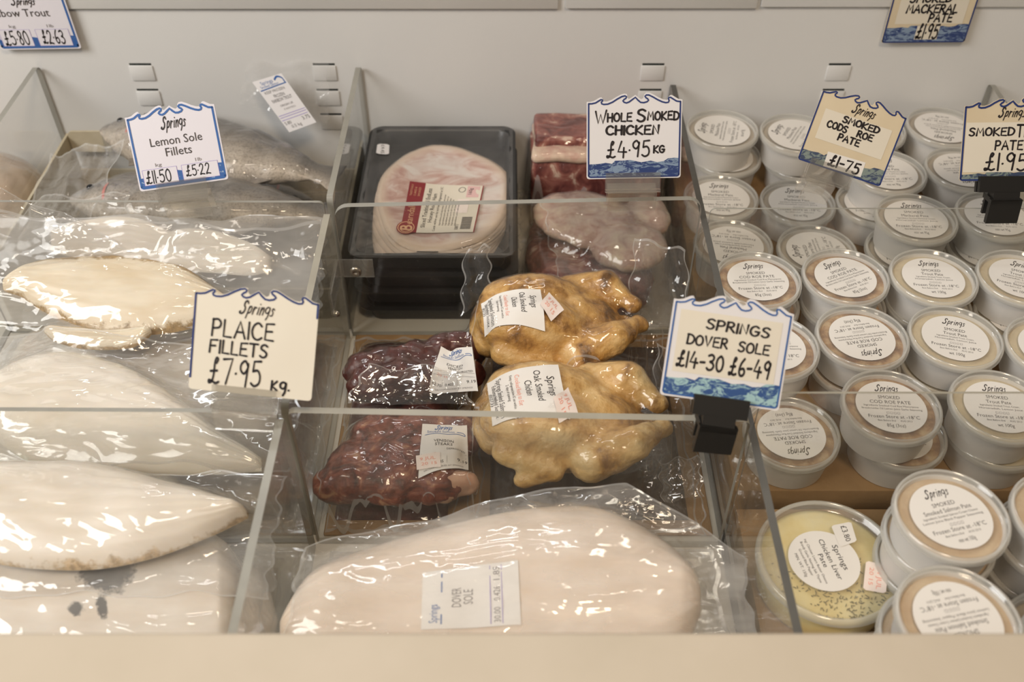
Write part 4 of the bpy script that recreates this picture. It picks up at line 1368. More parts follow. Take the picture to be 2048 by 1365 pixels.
# --- middle compartment, back: ham trays
M['tray'] = surf('black_tray', [(0.3, (0.012, 0.012, 0.013)), (0.7, (0.02, 0.02, 0.021))], 20, 0.35, 0.5, 0.0002, 300)
M['tray_film'] = film('tray_lidding_film', 0.05, 0.06, 0.05, bump=0.0006, bscale=35, milkcol=(0.7, 0.7, 0.72), fpow=3.0, fmax=0.6, patch=0.035)


def ham_mat():
    m, nt, out = new_mat('sliced_ham')
    L = nt.links.new
    p = nt.nodes.new('ShaderNodeBsdfPrincipled'); p.inputs['Roughness'].default_value = 0.5
    L(p.outputs[0], out.inputs[0])
    vec = texco(nt, (1, 1.6, 1)); n = noise_n(nt, vec, 22, 6, 0.6, 1.2)
    r = ramp(nt, [(0.33, (0.46, 0.23, 0.18)), (0.45, (0.60, 0.39, 0.33)), (0.53, (0.70, 0.56, 0.50)), (0.64, (0.78, 0.70, 0.64))]); L(n.outputs['Fac'], r.inputs[0])
    at = nt.nodes.new('ShaderNodeAttribute'); at.attribute_name = 'rim'
    mr = nt.nodes.new('ShaderNodeMapRange'); mr.inputs['From Min'].default_value = 0.80; mr.inputs['From Max'].default_value = 0.95; L(at.outputs['Fac'], mr.inputs['Value'])
    mx = nt.nodes.new('ShaderNodeMix'); mx.data_type = 'RGBA'; L(mr.outputs[0], mx.inputs['Factor']); L(r.outputs[0], mx.inputs[6]); mx.inputs[7].default_value = (0.74, 0.58, 0.45, 1)
    L(mx.outputs[2], p.inputs['Base Color'])
    return m


M['ham'] = ham_mat()


def rrect(x0, x1, y0, y1, r, n=6):
    pts = []
    for cx, cy, a0 in ((x1 - r, y1 - r, 0), (x0 + r, y1 - r, 90), (x0 + r, y0 + r, 180), (x1 - r, y0 + r, 270)):
        for k in range(n + 1):
            a = math.radians(a0 + 90 * k / n); pts.append((cx + r * math.cos(a), cy + r * math.sin(a)))
    return pts


def loft(name, rings, mats, parent=None, cap0=True, cap1=False, mi=None):
    V, F = [], []
    n = len(rings[0])
    for r in rings: V += r
    for i in range(len(rings) - 1):
        for k in range(n): F.append((i * n + k, i * n + (k + 1) % n, (i + 1) * n + (k + 1) % n, (i + 1) * n + k))
    if cap0: F.append(tuple(range(n - 1, -1, -1)))
    if cap1: F.append(tuple(range((len(rings) - 1) * n, len(rings) * n)))
    o = mesh_obj(name, V, F, mats, None, parent)
    return autosmooth(o, 40)


HX0, HX1, HY0, HY1 = MX0 + .001, 0.004, 0.777, 1.022


def ham_tray(z, label, dx=0.0, dy=0.0, full=False):
    t = thing('ham_tray', ((HX0 + HX1) / 2 + dx, (HY0 + HY1) / 2 + dy, z), label, 'ham pack', 'stacked black ham trays')
    R_ = lambda i, zz_, r: [(x + dx, y + dy, zz_) for x, y in rrect(HX0 + i, HX1 - i, HY0 + i, HY1 - i, r)]
    h = 0.0235
    loft('tray', [R_(.012, z, .012), R_(.007, z + h - .003, .014), R_(.0005, z + h - .002, .016), R_(0, z + h, .016), R_(.007, z + h, .014), R_(.009, z + h - .002, .013), R_(.013, z + .003, .012)], [M['tray']], t, True, True)
    if not full: return t
    hams = []
    for k in range(7):
        # offset slices: the lower ones peep out at the near side
        c_ = at_z(885 - (6 - k) * 2, 396 + (6 - k) * 6, z + h)
        V, F, rim = [], [], []
        nr, na = 14, 60
        zz0 = z + .006 + k * .0028
        for i in range(nr + 1):
            for a in range(na):
                th = 2 * math.pi * a / na
                rr = i / nr
                wob = 1 + .04 * math.sin(2 * th + .5 + k * .2) + .03 * math.sin(3 * th + 1.2) + .02 * math.sin(5 * th + k)
                x = c_.x + rr * .0710 * wob * math.cos(th); y = c_.y + .006 + rr * .101 * wob * math.sin(th)
                y = min(max(y, HY0 + .012 + dy), HY1 - .012); x = min(max(x, HX0 + .012), HX1 - .010)
                zd = zz0 + .0018 * noise.noise(Vector((x * 30, y * 30, k))) + (.0022 * rr if i < nr else 0)
                V.append((x, y, zd)); rim.append(rr)
        for i in range(nr):
            for a in range(na): F.append((i * na + a, i * na + (a + 1) % na, (i + 1) * na + (a + 1) % na, (i + 1) * na + a))
        nv = len(V)
        for a in range(na):
            p = V[nr * na + a]; V.append((p[0], p[1], p[2] - .0018)); rim.append(1)
        for a in range(na): F.append((nr * na + a, nr * na + (a + 1) % na, nv + (a + 1) % na, nv + a))
        o = mesh_obj('ham_slice', V, F, [M['ham']], None, t, True, attr={'rim': rim})
        hams.append(o)
    # lidding film
    nx, ny = 60, 80
    B, _ = bvh_of(hams)
    V, F = [], []
    for j in range(ny + 1):
        for i in range(nx + 1):
            x = HX0 + .003 + (HX1 - HX0 - .006) * i / nx + dx; y = HY0 + .003 + (HY1 - HY0 - .006) * j / ny + dy
            h_ = B.ray_cast(Vector((x, y, 1.6)), Vector((0, 0, -1)))
            e = min(i, nx - i, j, ny - j) / 10
            zz_ = z + h + .0006 - .004 * min(1, e)
            if h_[0] is not None: zz_ = max(zz_, h_[0].z + .0010)
            zz_ += .0006 * noise.noise(Vector((x * 60, y * 60, 3)))
            V.append((x, y, zz_))
    for j in range(ny):
        for i in range(nx): F.append((j * (nx + 1) + i, j * (nx + 1) + i + 1, (j + 1) * (nx + 1) + i + 1, (j + 1) * (nx + 1) + i))
    fo = mesh_obj('lidding_film', V, F, [M['tray_film']], None, t, True)
    s = Sheet()
    s.grid(0, 1, 0, .78, M['paper_beige'], 0, 16, 16)
    s.grid(0, 1, .78, 1, M['maroon'], 0, 16, 6)
    s.poly([(.085 + .125 * math.cos(a * .2094), .93 + .13 * math.sin(a * .2094)) for a in range(30)], M['maroon'], .6)
    s.line([(.085 + .105 * math.cos(a * .2244), .93 + .11 * math.sin(a * .2244)) for a in range(29)], .012, M['gold'], 1)
    s.hand('B', .03, .13, .86, .14, M['gold'], 1.2, pen=.16)
    s.line(catmull([(.03, .87), (.0, .93), (.03, .99), (.06, .95), (.035, .92)]), .012, M['gold'], 1.2)
    s.type('earndale', .15, .56, .86, .10, M['gold'], 1)
    for k, tx in enumerate(('TRADITIONALLY', 'CURED &', 'SMOKED')): s.type(tx, .72, .95 - .05 * (k > 0), .94 - .055 * k, .03, M['gold'], 1)
    s.type('Sliced Traditional EndLess', .10, .90, .68, .062, M['ink'], 1)
    s.type('Honey Roast Ham', .20, .80, .60, .058, M['ink'], 1)
    s.type('Cook within use by and keep refrigerated at 5C', .03, .95, .535, .035, M['ink_soft'], 1)
    for k in range(6): s.type('Ingredients pork salt honey stabilisers preservative'[:46 - 4 * k], .14, .80 - .04 * k, .475 - .042 * k, .024, M['ink_soft'], 1)
    s.rect(.74, .98, .03, .20, M['pinkp'], .8); s.type('160g', .80, .93, .13, .05, M['ink_soft'], 1.2)
    s.line([(.90 + .05 * math.cos(a * .2244), .27 + .045 * math.sin(a * .2244)) for a in range(29)], .008, M['ink_soft'], 1)
    s.rect(.40, .70, .14, .30, M['price_peach'], .8)
    for k in range(22):
        s.rect(.06 + .012 * k, .06 + .012 * k + (.008 if k % 3 else .004), .05, .19, M['ink_soft'], 1)
    s.type('30873', .05, .16, .22, .05, M['ink_soft'], 1)
    s.rect(0, 1, -.015, 0.0, M['maroon'], .5)
    drape(t, fo, ((800, 465), (820, 364), (966, 374), (946, 466)), s, 'label', 0.0010)
    ps = Sheet(); ps.poly([(.1, 0), (.9, 0), (1, .2), (1, .8), (.9, 1), (.1, 1), (0, .8), (0, .2)], M['card_white'], 0); ps.type('\u00a34.45', .1, .92, .35, .3, M['ink_soft'], 1)
    drape(t, fo, ((779, 290), (778, 311), (752, 309), (755, 289)), ps, 'price_sticker', 0.0010)
    return t


ham_tray(FLOOR + .0002, 'lowest black tray of the ham stack', .003, .001)
ham_tray(FLOOR + .0242, 'second black tray up in the ham stack', .001, .002)
ham_tray(FLOOR + .0482, 'black tray directly under the open-faced sliced ham', .002, .001)
ham_tray(FLOOR + .0735, 'black tray of sliced ham with red and cream label, top of the stack', 0, 0, True)

# gammon joints
M['gammon'] = surf('gammon_meat', [(0.36, (0.11, 0.025, 0.022)), (0.48, (0.22, 0.062, 0.05)), (0.58, (0.33, 0.125, 0.095)), (0.66, (0.62, 0.45, 0.35))], 45, 0.45, 0.5, 0.001, 90, dist=1.0)
M['gammon_fat'] = surf('gammon_fat', [(0.35, (0.56, 0.34, 0.27)), (0.55, (0.66, 0.50, 0.38)), (0.75, (0.70, 0.58, 0.42))], 60, 0.5, 0.4, 0.0008, 70)
M['bacon_pale'] = surf('bacon_pack_meat', [(0.3, (0.34, 0.17, 0.13)), (0.5, (0.48, 0.33, 0.26)), (0.7, (0.62, 0.50, 0.36))], 45, 0.5, 0.4, 0.001, 70, dist=1.2)


def rbox(name, x0, x1, y0, y1, z0, z1, r, mat, parent, disp=0.004, seed=0, fq=25):
    e = []
    bm = bmesh.new()
    bmesh.ops.create_cube(bm, size=1, matrix=Matrix.Translation(((x0 + x1) / 2, (y0 + y1) / 2, (z0 + z1) / 2)) @ Matrix.Diagonal((x1 - x0, y1 - y0, z1 - z0, 1)))
    bmesh.ops.bevel(bm, geom=bm.edges[:], offset=r, segments=4, affect='EDGES', profile=.5)
    bmesh.ops.triangulate(bm, faces=bm.faces[:])
    bmesh.ops.subdivide_edges(bm, edges=bm.edges[:], cuts=5, use_grid_fill=True)
    bm.normal_update()
    V = [v.co + v.normal * disp * noise.fractal(v.co * fq + Vector((seed, 0, 0)), .8, 2, 3) for v in bm.verts]
    bm.verts.index_update()
    F = [tuple(v.index for v in f.verts) for f in bm.faces]
    bm.free()
    return mesh_obj(name, V, F, [mat], None, parent, True)


t = thing('gammon_pack', (0.10, 0.985, FLOOR), 'block of dark red gammon in film behind the Whole Smoked Chicken sign', 'meat pack')
gx0, gx1 = 0.022, MX1 - .006
a1 = rbox('gammon_joint', gx0, gx1, 0.945, 1.018, FLOOR + .001, 0.868, .010, M['gammon'], t, .004, 2)
a2 = rbox('fat_layer', gx0 + .001, gx1, 0.9425, 1.016, 0.8625, 0.8735, .005, M['gammon_fat'], t, .003, 4)
a3 = rbox('gammon_top', gx0 + .004, gx1, 0.960, 1.017, 0.870, 0.8835, .004, M['gammon'], t, .002, 6)
make_film(t, [(gx0 - .014, 1.024), (MX1 - .001, 1.024), (MX1 - .001, 0.922), (gx0 - .014, 0.922)], [a1, a2, a3], M['film_tight'], 12, 0.003, 141, freq=30)
t = thing('gammon_pack', (0.10, 0.86, FLOOR), 'lower pinkish gammon pack between the ham trays and the divider', 'meat pack')
a1 = rbox('gammon_joint', 0.018, 0.150, 0.784, 0.915, FLOOR + .001, 0.818, .022, M['gammon'], t, .006, 8)
make_film(t, rectq(0.008, MX1 - .002, 0.775, 0.925), [a1], M['film'], 16, 0.003, 151, freq=30)
t = thing('gammon_pack', (0.10, 0.86, .82), 'frosted pack of pale bacon behind the rounded cross panel', 'meat pack')
a1 = blob('bacon', [('e', (.085, .875, .834), (.066, .046, .014), -.4, 0), ('e', (.125, .832, .833), (.042, .040, .015), -.3, 0), ('e', (.150, .885, .832), (.026, .036, .012), 0, 0)], M['bacon_pale'], t, .003, 4, .003, 30, 3)
make_film(t, [(0.022, 0.938), (MX1 - .001, 0.932), (MX1 - .001, 0.778), (0.052, 0.790)], [a1], M['film_milky'], 22, 0.0036, 161, freq=26, n=(110, 100))

# --- left compartment, back: cardboard tray with trout
bx0, bx1, by0, by1, bz = LX0 - .001, LX1 + .001, 0.776, 1.0255, 0.850
t = thing('cardboard_tray', ((bx0 + bx1) / 2, (by0 + by1) / 2, FLOOR + .0005), 'pale cardboard tray holding the frozen trout', 'box')
w_ = .003
MB().box(bx0, bx1, by0, by1, FLOOR + .0005, FLOOR + .0035).build('tray_base', [M['cardb_pale']], t)
MB().box(bx0, bx0 + w_, by0, by1, FLOOR + .0035, bz).build('side', [M['cardb_pale']], t)
MB().box(bx1 - w_, bx1, by0, by1, FLOOR + .0035, bz - .01).build('side', [M['cardb_pale']], t)
MB().box(bx0 + w_, bx1 - w_, by0, by0 + w_, FLOOR + .0035, bz - .03).build('side', [M['cardb_pale']], t)
MB().box(bx0 + w_, bx1 - w_, by1 - w_, by1, FLOOR + .0035, bz - .05).build('side', [M['cardb_pale']], t)
fl_ = [(x, z) for x, z in rrect(bx0 + .004, bx0 + .052, bz - .022, bz + .006, .006)]
loft('flap', [[(x, by1 - w_ - .0030, z) for x, z in fl_], [(x, by1 - w_ - .0002, z) for x, z in fl_]], [M['cardb_pale']], t, True, True)


def trout_mat():
    m, nt, out = new_mat('trout_skin')
    L = nt.links.new
    p = nt.nodes.new('ShaderNodeBsdfPrincipled'); p.inputs['Roughness'].default_value = 0.35; L(p.outputs[0], out.inputs[0])
    at = nt.nodes.new('ShaderNodeAttribute'); at.attribute_name = 'rim'      # 0 belly .. 1 back
    vec = texco(nt, (1, 1, 1)); n = noise_n(nt, vec, 28, 6, 0.7, 0.8)
    ad = nt.nodes.new('ShaderNodeMath'); ad.operation = 'MULTIPLY_ADD'; ad.inputs[1].default_value = 0.9; L(n.outputs['Fac'], ad.inputs[0]); L(at.outputs['Fac'], ad.inputs[2])
    r = ramp(nt, [(0.30, (0.52, 0.45, 0.37)), (0.50, (0.30, 0.255, 0.205)), (1.0, (0.055, 0.05, 0.045))]); r.color_ramp.elements.new(0.70).color = (0.145, 0.125, 0.105, 1)
    mr = nt.nodes.new('ShaderNodeMapRange'); mr.inputs['From Max'].default_value = 1.5; L(ad.outputs[0], mr.inputs['Value']); L(mr.outputs[0], r.inputs[0])
    n2 = noise_n(nt, vec, 420, 4, .7); r2 = ramp(nt, [(0.34, (0.25, 0.23, 0.21)), (0.50, (1, 1, 1))]); L(n2.outputs['Fac'], r2.inputs[0])
    mx = nt.nodes.new('ShaderNodeMix'); mx.data_type = 'RGBA'; mx.blend_type = 'MULTIPLY'; mx.inputs['Factor'].default_value = 0.65
    L(r.outputs[0], mx.inputs[6]); L(r2.outputs[0], mx.inputs[7]); L(mx.outputs[2], p.inputs['Base Color'])
    return m


M['trout_skin'] = trout_mat()
M['fin'] = surf('trout_fin', [(0.3, (0.16, 0.14, 0.12)), (0.7, (0.32, 0.28, 0.24))], 90, 0.4, 0.5, 0.0006, 200)
M['eye'] = flat('fish_eye', (0.01, 0.01, 0.012), 0.15)
M['gill'] = surf('trout_gill', [(0.3, (0.45, 0.10, 0.08)), (0.7, (0.65, 0.28, 0.22))], 90, 0.4)


def trout(parent, p0, p1, H, Th, label=None, seed=0, flip=1):
    """fish on its side from head p0 to tail p1; H = body depth, Th = thickness"""
    p0, p1 = Vector(p0), Vector(p1)
    ax = (p1 - p0); Ln = ax.length; ax.normalize()
    bk = Vector((-ax.y, ax.x, 0)).normalized() * flip   # towards the back of the fish
    up = Vector((0, 0, 1))
    prof = [(0, .10), (.02, .22), (.06, .42), (.12, .66), (.2, .86), (.32, 1.0), (.45, .98), (.6, .88), (.74, .66), (.84, .42), (.90, .30), (.94, .34), (1.0, .52)]
    n, k_ = 60, 28
    V, F, rim = [], [], []
    for i in range(n + 1):
        s = i / n
        for a in range(len(prof) - 1):
            if prof[a][0] <= s <= prof[a + 1][0]:
                f_ = (s - prof[a][0]) / (prof[a + 1][0] - prof[a][0]); f_ = f_ * f_ * (3 - 2 * f_)
                hh = prof[a][1] * (1 - f_) + prof[a + 1][1] * f_
                break
        tk = hh if s < .84 else hh * max(.06, 1 - (s - .84) / .12)
        c_ = p0 + ax * Ln * s + bk * H * .06 * math.sin(s * 3.1)
        for a in range(k_):
            th = 2 * math.pi * a / k_
            cy, sz = math.cos(th), math.sin(th)
            V.append(c_ + bk * (H / 2 * hh * cy) + up * (Th / 2 * tk * math.copysign(abs(sz) ** .8, sz)) + up * .0012 * noise.noise(Vector((s * 25, th * 2, seed))))
            rim.append(.5 + .5 * cy)
    for i in range(n):
        for a in range(k_): F.append((i * k_ + a, i * k_ + (a + 1) % k_, (i + 1) * k_ + (a + 1) % k_, (i + 1) * k_ + a))
    F.append(tuple(range(k_ - 1, -1, -1))); F.append(tuple(range(n * k_, (n + 1) * k_)))
    body = mesh_obj('trout', V, F, [M['trout_skin']], None, parent, True, attr={'rim': rim})
    e = p0 + ax * Ln * .075 + bk * H * .10 + up * Th * .20
    mb = MB(); bm = bmesh.new(); bmesh.ops.create_uvsphere(bm, u_segments=14, v_segments=8, radius=.0045, matrix=Matrix.Translation(e)); bm.verts.index_update()
    mb.add([v.co for v in bm.verts], [tuple(v.index for v in f.verts) for f in bm.faces]); bm.free()
    mb.build('eye', [M['eye']], body, True)
    for s0, s1, h_, sd in ((.45, .56, .012, 1), (.66, .74, .009, -1), (.20, .27, .012, -1)):
        a_, b_ = p0 + ax * Ln * s0 + bk * sd * H * .42, p0 + ax * Ln * s1 + bk * sd * H * (.33 if s0 < .6 else .22)
        V = []
        for dz in (-.0008, .0008):
            V += [a_ + up * dz, b_ + up * dz, b_ + bk * sd * h_ * .5 + ax * .008 + up * dz * .5, a_ + bk * sd * h_ + ax * .006 + up * dz * .5]
        mesh_obj('fin', V, [(0, 1, 2, 3), (7, 6, 5, 4), (0, 4, 5, 1), (1, 5, 6, 2), (2, 6, 7, 3), (3, 7, 4, 0)], [M['fin']], None, body)
    g_ = p0 + ax * Ln * .165
    V = []; F = []
    for i in range(9):
        a = -1 + 2 * i / 8
        q_ = g_ + bk * H * .30 * a - ax * .006 * (1 - a * a) + up * (Th * .36 * math.sqrt(max(0, 1 - a * a * .85)) + .0008)
        V += [q_, q_ + ax * .003 + up * .0006]
    for i in range(8): F.append((2 * i, 2 * i + 1, 2 * i + 3, 2 * i + 2))
    mesh_obj('gill', V, F, [M['gill']], None, body, True)
    return body


land([o for o in t.children if o.name.startswith('tray_base')])
# lowest trout bag fills the tray
t = thing('trout_pack', (-0.37, 0.87, FLOOR + .005), 'bag of frozen trout at the bottom of the cardboard tray, head facing the carton side', 'fish pack')
lo = [trout(t, (-0.520, 0.880, FLOOR + .044), (-0.225, 0.835, FLOOR + .040), .082, .064, seed=1), trout(t, (-0.235, 0.955, FLOOR + .035), (-0.50, 0.965, FLOOR + .035), .066, .05, seed=2)]
make_film(t, rectq(bx0 + .006, bx1 - .006, by0 + .006, by1 - .010), lo, M['film'], 14, 0.0045, 171, freq=34, n=(120, 90), sharp=2.3)
# upper bag
t = thing('trout_pack', (-0.35, 0.92, .84), 'bag with a long speckled trout and a white label against the wall', 'fish pack')
h0, h1 = at_z(200, 250, 0.885), at_z(700, 345, 0.870)
h1.x = min(h1.x, LX1 - .012)
u1 = trout(t, (h0.x, h0.y, .878), (h1.x, h1.y, .862), .096, .052, seed=3)
h2 = at_z(150, 345, 0.870)
k0, k1 = at_z(420, 300, .87), at_z(665, 385, .86)
u2 = trout(t, (h2.x + .006, h2.y - .040, .862), (LX1 - .014, k1.y - .025, .850), .088, .052, seed=4)
TF = make_film(t, [(bx0 + .045, 1.0215), (bx1 - .006, 1.0215), (bx1 - .006, by0 + .010), (bx0 + .040, by0 + .012)], [u1, u2], M['film'], 14, 0.0050, 181, freq=34, n=(130, 100), sharp=2.3)
standing_flap(t, [Vector((-.522, .835, .848)), Vector((-.440, .835, .862)), Vector((-.425, .940, .892)), Vector((-.518, .950, .866))], M['film_milky'], 9.3, .008, nrm=(0, -.3, 1))
standing_flap(t, [Vector((-.515, .790, .846)), Vector((-.390, .788, .862)), Vector((-.400, .850, .884)), Vector((-.505, .860, .872))], M['film_milky'], 5.7, .007, nrm=(0, -.3, 1))
# the empty mouth of the bag stands against the wall
cs = [at_y(478, 205, 1.010), at_y(655, 245, 1.004), at_y(655, 120, 1.0265), at_y(500, 125, 1.0265)]
V, F = [], []
for j in range(41):
    for i in range(41):
        s_, t_ = i / 40, j / 40
        p = (cs[0] * (1 - s_) + cs[1] * s_) * (1 - t_) + (cs[3] * (1 - s_) + cs[2] * s_) * t_
        r_ = noise.ridged_multi_fractal(Vector((p.x * 40, p.z * 40, 2.2)), .9, 2.1, 3, 1, 2) - 1
        p = p + Vector((.002 * math.sin(t_ * 14), -abs(.004 * r_) * (1 - t_ * .6) - .001, .003 * math.sin(s_ * 11 + 1) * t_))
        V.append(p)
for j in range(40):
    for i in range(40): F.append((j * 41 + i, j * 41 + i + 1, (j + 1) * 41 + i + 1, (j + 1) * 41 + i))
flap = mesh_obj('bag_mouth', V, F, [M['film_milky']], None, t, True)
s = Sheet(); s.grid(0, 1, 0, 1, M['card_white'], 0, 8, 12)
s.type('Springs', .2, .6, .90, .065, M['blue'], 1); s.type('Smoked Salmon', .12, .72, .84, .05, M['blue'], 1)
s.line([(.06, .81), (.95, .83)], .02, M['blue'], 1); s.line(catmull([(.68, .93), (.8, .97), (.92, .93), (.93, .85)]), .035, M['blue'], 1)
s.type('KEEP FROZEN', .12, .8, .73, .05, M['ink_soft'], 1); s.type('FROZEN', .32, .68, .63, .06, M['ink'], 1); s.type('RAINBOW TROUT', .16, .84, .55, .065, M['ink'], 1)
s.type('ORIGIN UK', .3, .75, .45, .04, M['ink_soft'], 1); s.type('FARMED', .35, .75, .38, .035, M['ink_grey'], 1)
for y in (.31, .27, .22): s.line([(.04, y), (.96, y)], .012, M['purple'], 1)
s.type('5.80', .06, .28, .13, .06, M['ink_soft'], 1); s.type('0.5 kg', .2, .55, .05, .06, M['ink_soft'], 1); s.type('3.75', .68, .94, .12, .07, M['ink'], 1)
Bf, _ = bvh_of([flap])
PL = [at_y(u_, v_, y_) for u_, v_, y_ in ((506, 163, 1.010), (564, 145, 1.014), (634, 243, 0.996), (580, 263, 0.990))]


def fn_l(x, y, d):
    p = (PL[3] * (1 - x) + PL[2] * x) * (1 - y) + (PL[0] * (1 - x) + PL[1] * x) * y
    nn = Vector((0, -.95, .3))
    return p + nn * (d + .004)


s.build('label', fn_l, t, False)

# pink fish in the next compartment beyond the far left divider
t = thing('fish_pack', (-0.62, 0.94, FLOOR), 'bag of peach coloured fish beyond the far left divider', 'fish pack')
M['peach'] = surf('peach_fish', [(0.3, (0.62, 0.42, 0.28)), (0.7, (0.72, 0.56, 0.42))], 14, 0.5, 0.4, 0.001, 70)
a1 = blob('fish', [('e', (-.60, .945, FLOOR + .050), (.055, .065, .045), .3, 0), ('e', (-.67, .93, FLOOR + .045), (.06, .06, .04), 0, 0)], M['peach'], t, .004, 4, .003, 25, 1)
make_film(t, rectq(-0.655, DX[0] - .006, 0.85, 1.02), [a1], M['film_milky'], 20, 0.003, 191)

# label on the Dover sole bag (its text runs up the bag)
drape(SOLE_LABEL[0], SOLE_LABEL[1], ((842, 1262), (846, 1148), (1036, 1122), (1042, 1252)), SOLE_LABEL[2], 'label', 0.0008)

# ------------------------------------------------------------------ price signs
LW = [(0, -.008), (.035, -.008), (.075, .0), (.11, .02), (.135, .033), (.152, .03), (.150, .018), (.137, .006), (.142, -.010), (.165, -.017), (.21, -.014), (.26, .005), (.31, .035), (.36, .06), (.395, .067), (.412, .057), (.405, .042), (.385, .03),
      (.372, .016), (.385, .002), (.41, -.006), (.44, .004), (.475, .028), (.508, .050), (.535, .022), (.565, -.002), (.60, -.006), (.635, .003), (.652, .018), (.642, .032), (.622, .045), (.612, .060), (.628, .072), (.655, .071), (.70, .050), (.75, .022), (.80, .0), (.84, -.010), (.868, -.006), (.876, .010), (.868, .028), (.872, .042), (.89, .044), (.92, .026), (.955, .005), (.985, 0), (1, 0)]
ENV = [(0, -.008), (.035, -.008), (.075, .0), (.11, .02), (.135, .033), (.155, .036), (.165, .02), (.175, -.006), (.21, -.008), (.26, .008), (.31, .037), (.36, .062), (.395, .070), (.420, .064), (.425, .03), (.44, .012), (.475, .032), (.508, .054), (.54, .028), (.57, .010), (.592, .02), (.602, .058), (.622, .076), (.655, .075), (.70, .054), (.75, .026), (.80, .004), (.84, -.002), (.856, .01), (.862, .036), (.876, .047), (.892, .046), (.92, .029), (.955, .008), (.985, .002), (1, 0)]
HC = 0.79


def sea_band(s, mat, y1=0.19, m=0.02, layer=1):
    top = [(1 - m, y1 + .03), (.93, y1 + .035), (.86, y1 + .028), (.82, y1 + .0), (.75, y1 - .012), (.68, y1 + .006), (.58, y1 - .01), (.46, y1 + .018), (.38, y1 + .012), (.30, y1 + .012), (.27, y1 - .022), (.20, y1 - .01), (.12, y1 - .022), (m, y1 - .025)]
    s.poly([(m + .02, m), (1 - m - .02, m), (1 - m, m + .02)] + top + [(m, m + .02)], M[mat], layer)


def price_sign(u, v, y, width, tilt, roll, card, line, m, draw, label, clip=None, clipx=(.3, .7), hc=HC, yaw=0.0, drop=0.05, linew=.016, sides=(0, 0), tabw=.26, ysc=HC / .84, taboff=0.0):
    """u, v: photo pixel of the card's bottom centre, lying in the plane Y=y"""
    P = at_y(u, v, y)
    root = thing('price_sign', P, label, 'price sign')
    Rm = Matrix.Rotation(yaw, 4, 'Z') @ Matrix.Rotation(-tilt, 4, 'X') @ Matrix.Rotation(-roll, 4, 'Y')
    ex, ez, ey = Rm @ Vector((1, 0, 0)), Rm @ Vector((0, 0, 1)), Rm @ Vector((0, -1, 0))

    def fn(x, yy, d): return P + ex * ((x - .5) * width) + ez * (yy * width) + ey * (d + .0006)
    env = [(m * .0 + x * 1.0, hc + e + m) for x, e in ENV]
    r = .025
    outl = [(r, 0), (1 - r, 0), (1 - r * .3, r * .3), (1, r), ] + [(x, yv) for x, yv in reversed(env)] + [(0, r), (r * .3, r * .3)]
    V = [P + ex * ((x - .5) * width) + ez * (yv * width) + ey * dd for dd in (.0005, -.0005) for x, yv in outl]
    n = len(outl)
    F = [tuple(range(n)), tuple(range(2 * n - 1, n - 1, -1))] + [(i, i + n, (i + 1) % n + n, (i + 1) % n) for i in range(n)]
    s = Sheet()
    k = 1 - 2 * m
    pts = [(m + x * k, hc + e) for x, e in LW]
    lm = M[line]
    s.line(pts, linew, lm, 3)
    yl = sides[0] if sides[0] else m + .015
    s.line([(m, hc - .008), (m, yl)], linew, lm, 3)
    s.line([(1 - m, hc), (1 - m, sides[1] if sides[1] else m + .015)], linew, lm, 3)
    if not sides[0]: s.line([(m, m + .02), (m + .006, m + .006), (m + .02, m), (1 - m - .02, m), (1 - m - .006, m + .006), (1 - m, m + .02)], linew, lm, 3)
    n0 = len(s.items)
    draw(s)
    for q_ in range(n0, len(s.items)):
        a_ = s.items[q_]
        s.items[q_] = ([(x, yv * ysc) for x, yv in a_[0]],) + a_[1:]
    mats = [M[card]]
    for q_, f_, mi, layer in s.items:
        nb = len(V)
        V += [fn(x, yv, layer * .00008) for x, yv in q_]
        F += [tuple(i + nb for i in p) for p in f_]
    fm = [0] * (n + 2)
    for q_, f_, mi, layer in s.items: fm += [mi + 1] * len(f_)
    mesh_obj('card', V, F, mats + s.mats, fm, root)
    if clip:
        T4 = Matrix.Translation(P) @ Rm
        cm = M['clip_clear'] if clip == 'clear' else M['clip_black']
        W = width
        mb = MB()
        x0, x1 = (clipx[0] - .5) * W, (clipx[1] - .5) * W
        xm = (x0 + x1) / 2 + taboff
        if clip == 'clear':
            mb.box(x0, x1, -.0045, -.0018, -.010, .0055, 0, T4)
            mb.box(x0, x1, .0014, .0040, -.010, .0040, 0, T4)
            mb.box(x0, x1, -.0045, .0040, -.0125, -.0102, 0, T4)
            mb.box(x0, x1, -.0062, -.0046, -.0125, -.0095, 0, T4)
            Tb = Matrix.Translation(P) @ Matrix.Rotation(yaw, 4, 'Z') @ Matrix.Rotation(-roll * .8, 4, 'Y')
            tw = tabw * W
            mb.box(xm - tw, xm + tw, -.0095, -.0078, -.030, -.010, 0, Tb)
            mb.box(xm - tw, xm + tw, .0050, .0066, -.030, -.010, 0, Tb)
            mb.box(xm - tw, xm + tw, -.0095, .0066, -.0125, -.0103, 0, Tb)
        else:
            mb.box(x0, x1, -.006, -.0012, -.010, .0045, 0, T4)
            mb.box(x0, x1, .0012, .005, -.010, .0045, 0, T4)
            mb.box(xm - .012, xm + .012, -.006, .006, -.017, -.0098, 0, T4)
            Tb = Matrix.Translation(P) @ Matrix.Rotation(yaw, 4, 'Z') @ Matrix.Rotation(-roll, 4, 'Y') @ Matrix.Rotation(-.25, 4, 'X')
            mb.box(xm - .0145, xm + .0145, -.0125, -.0075, -.037, -.014, 0, Tb)
            mb.box(xm - .012, xm + .012, .0045, .0075, -.034, -.014, 0, Tb)
            mb.box(xm - .0135, xm + .0135, -.0125, .0075, -.0185, -.0135, 0, Tb)
        o = mb.build('clip', [cm], root)
        o['label'] = 'clear plastic clip holder' if clip == 'clear' else 'black plastic clip holder'
    return root


D = math.radians


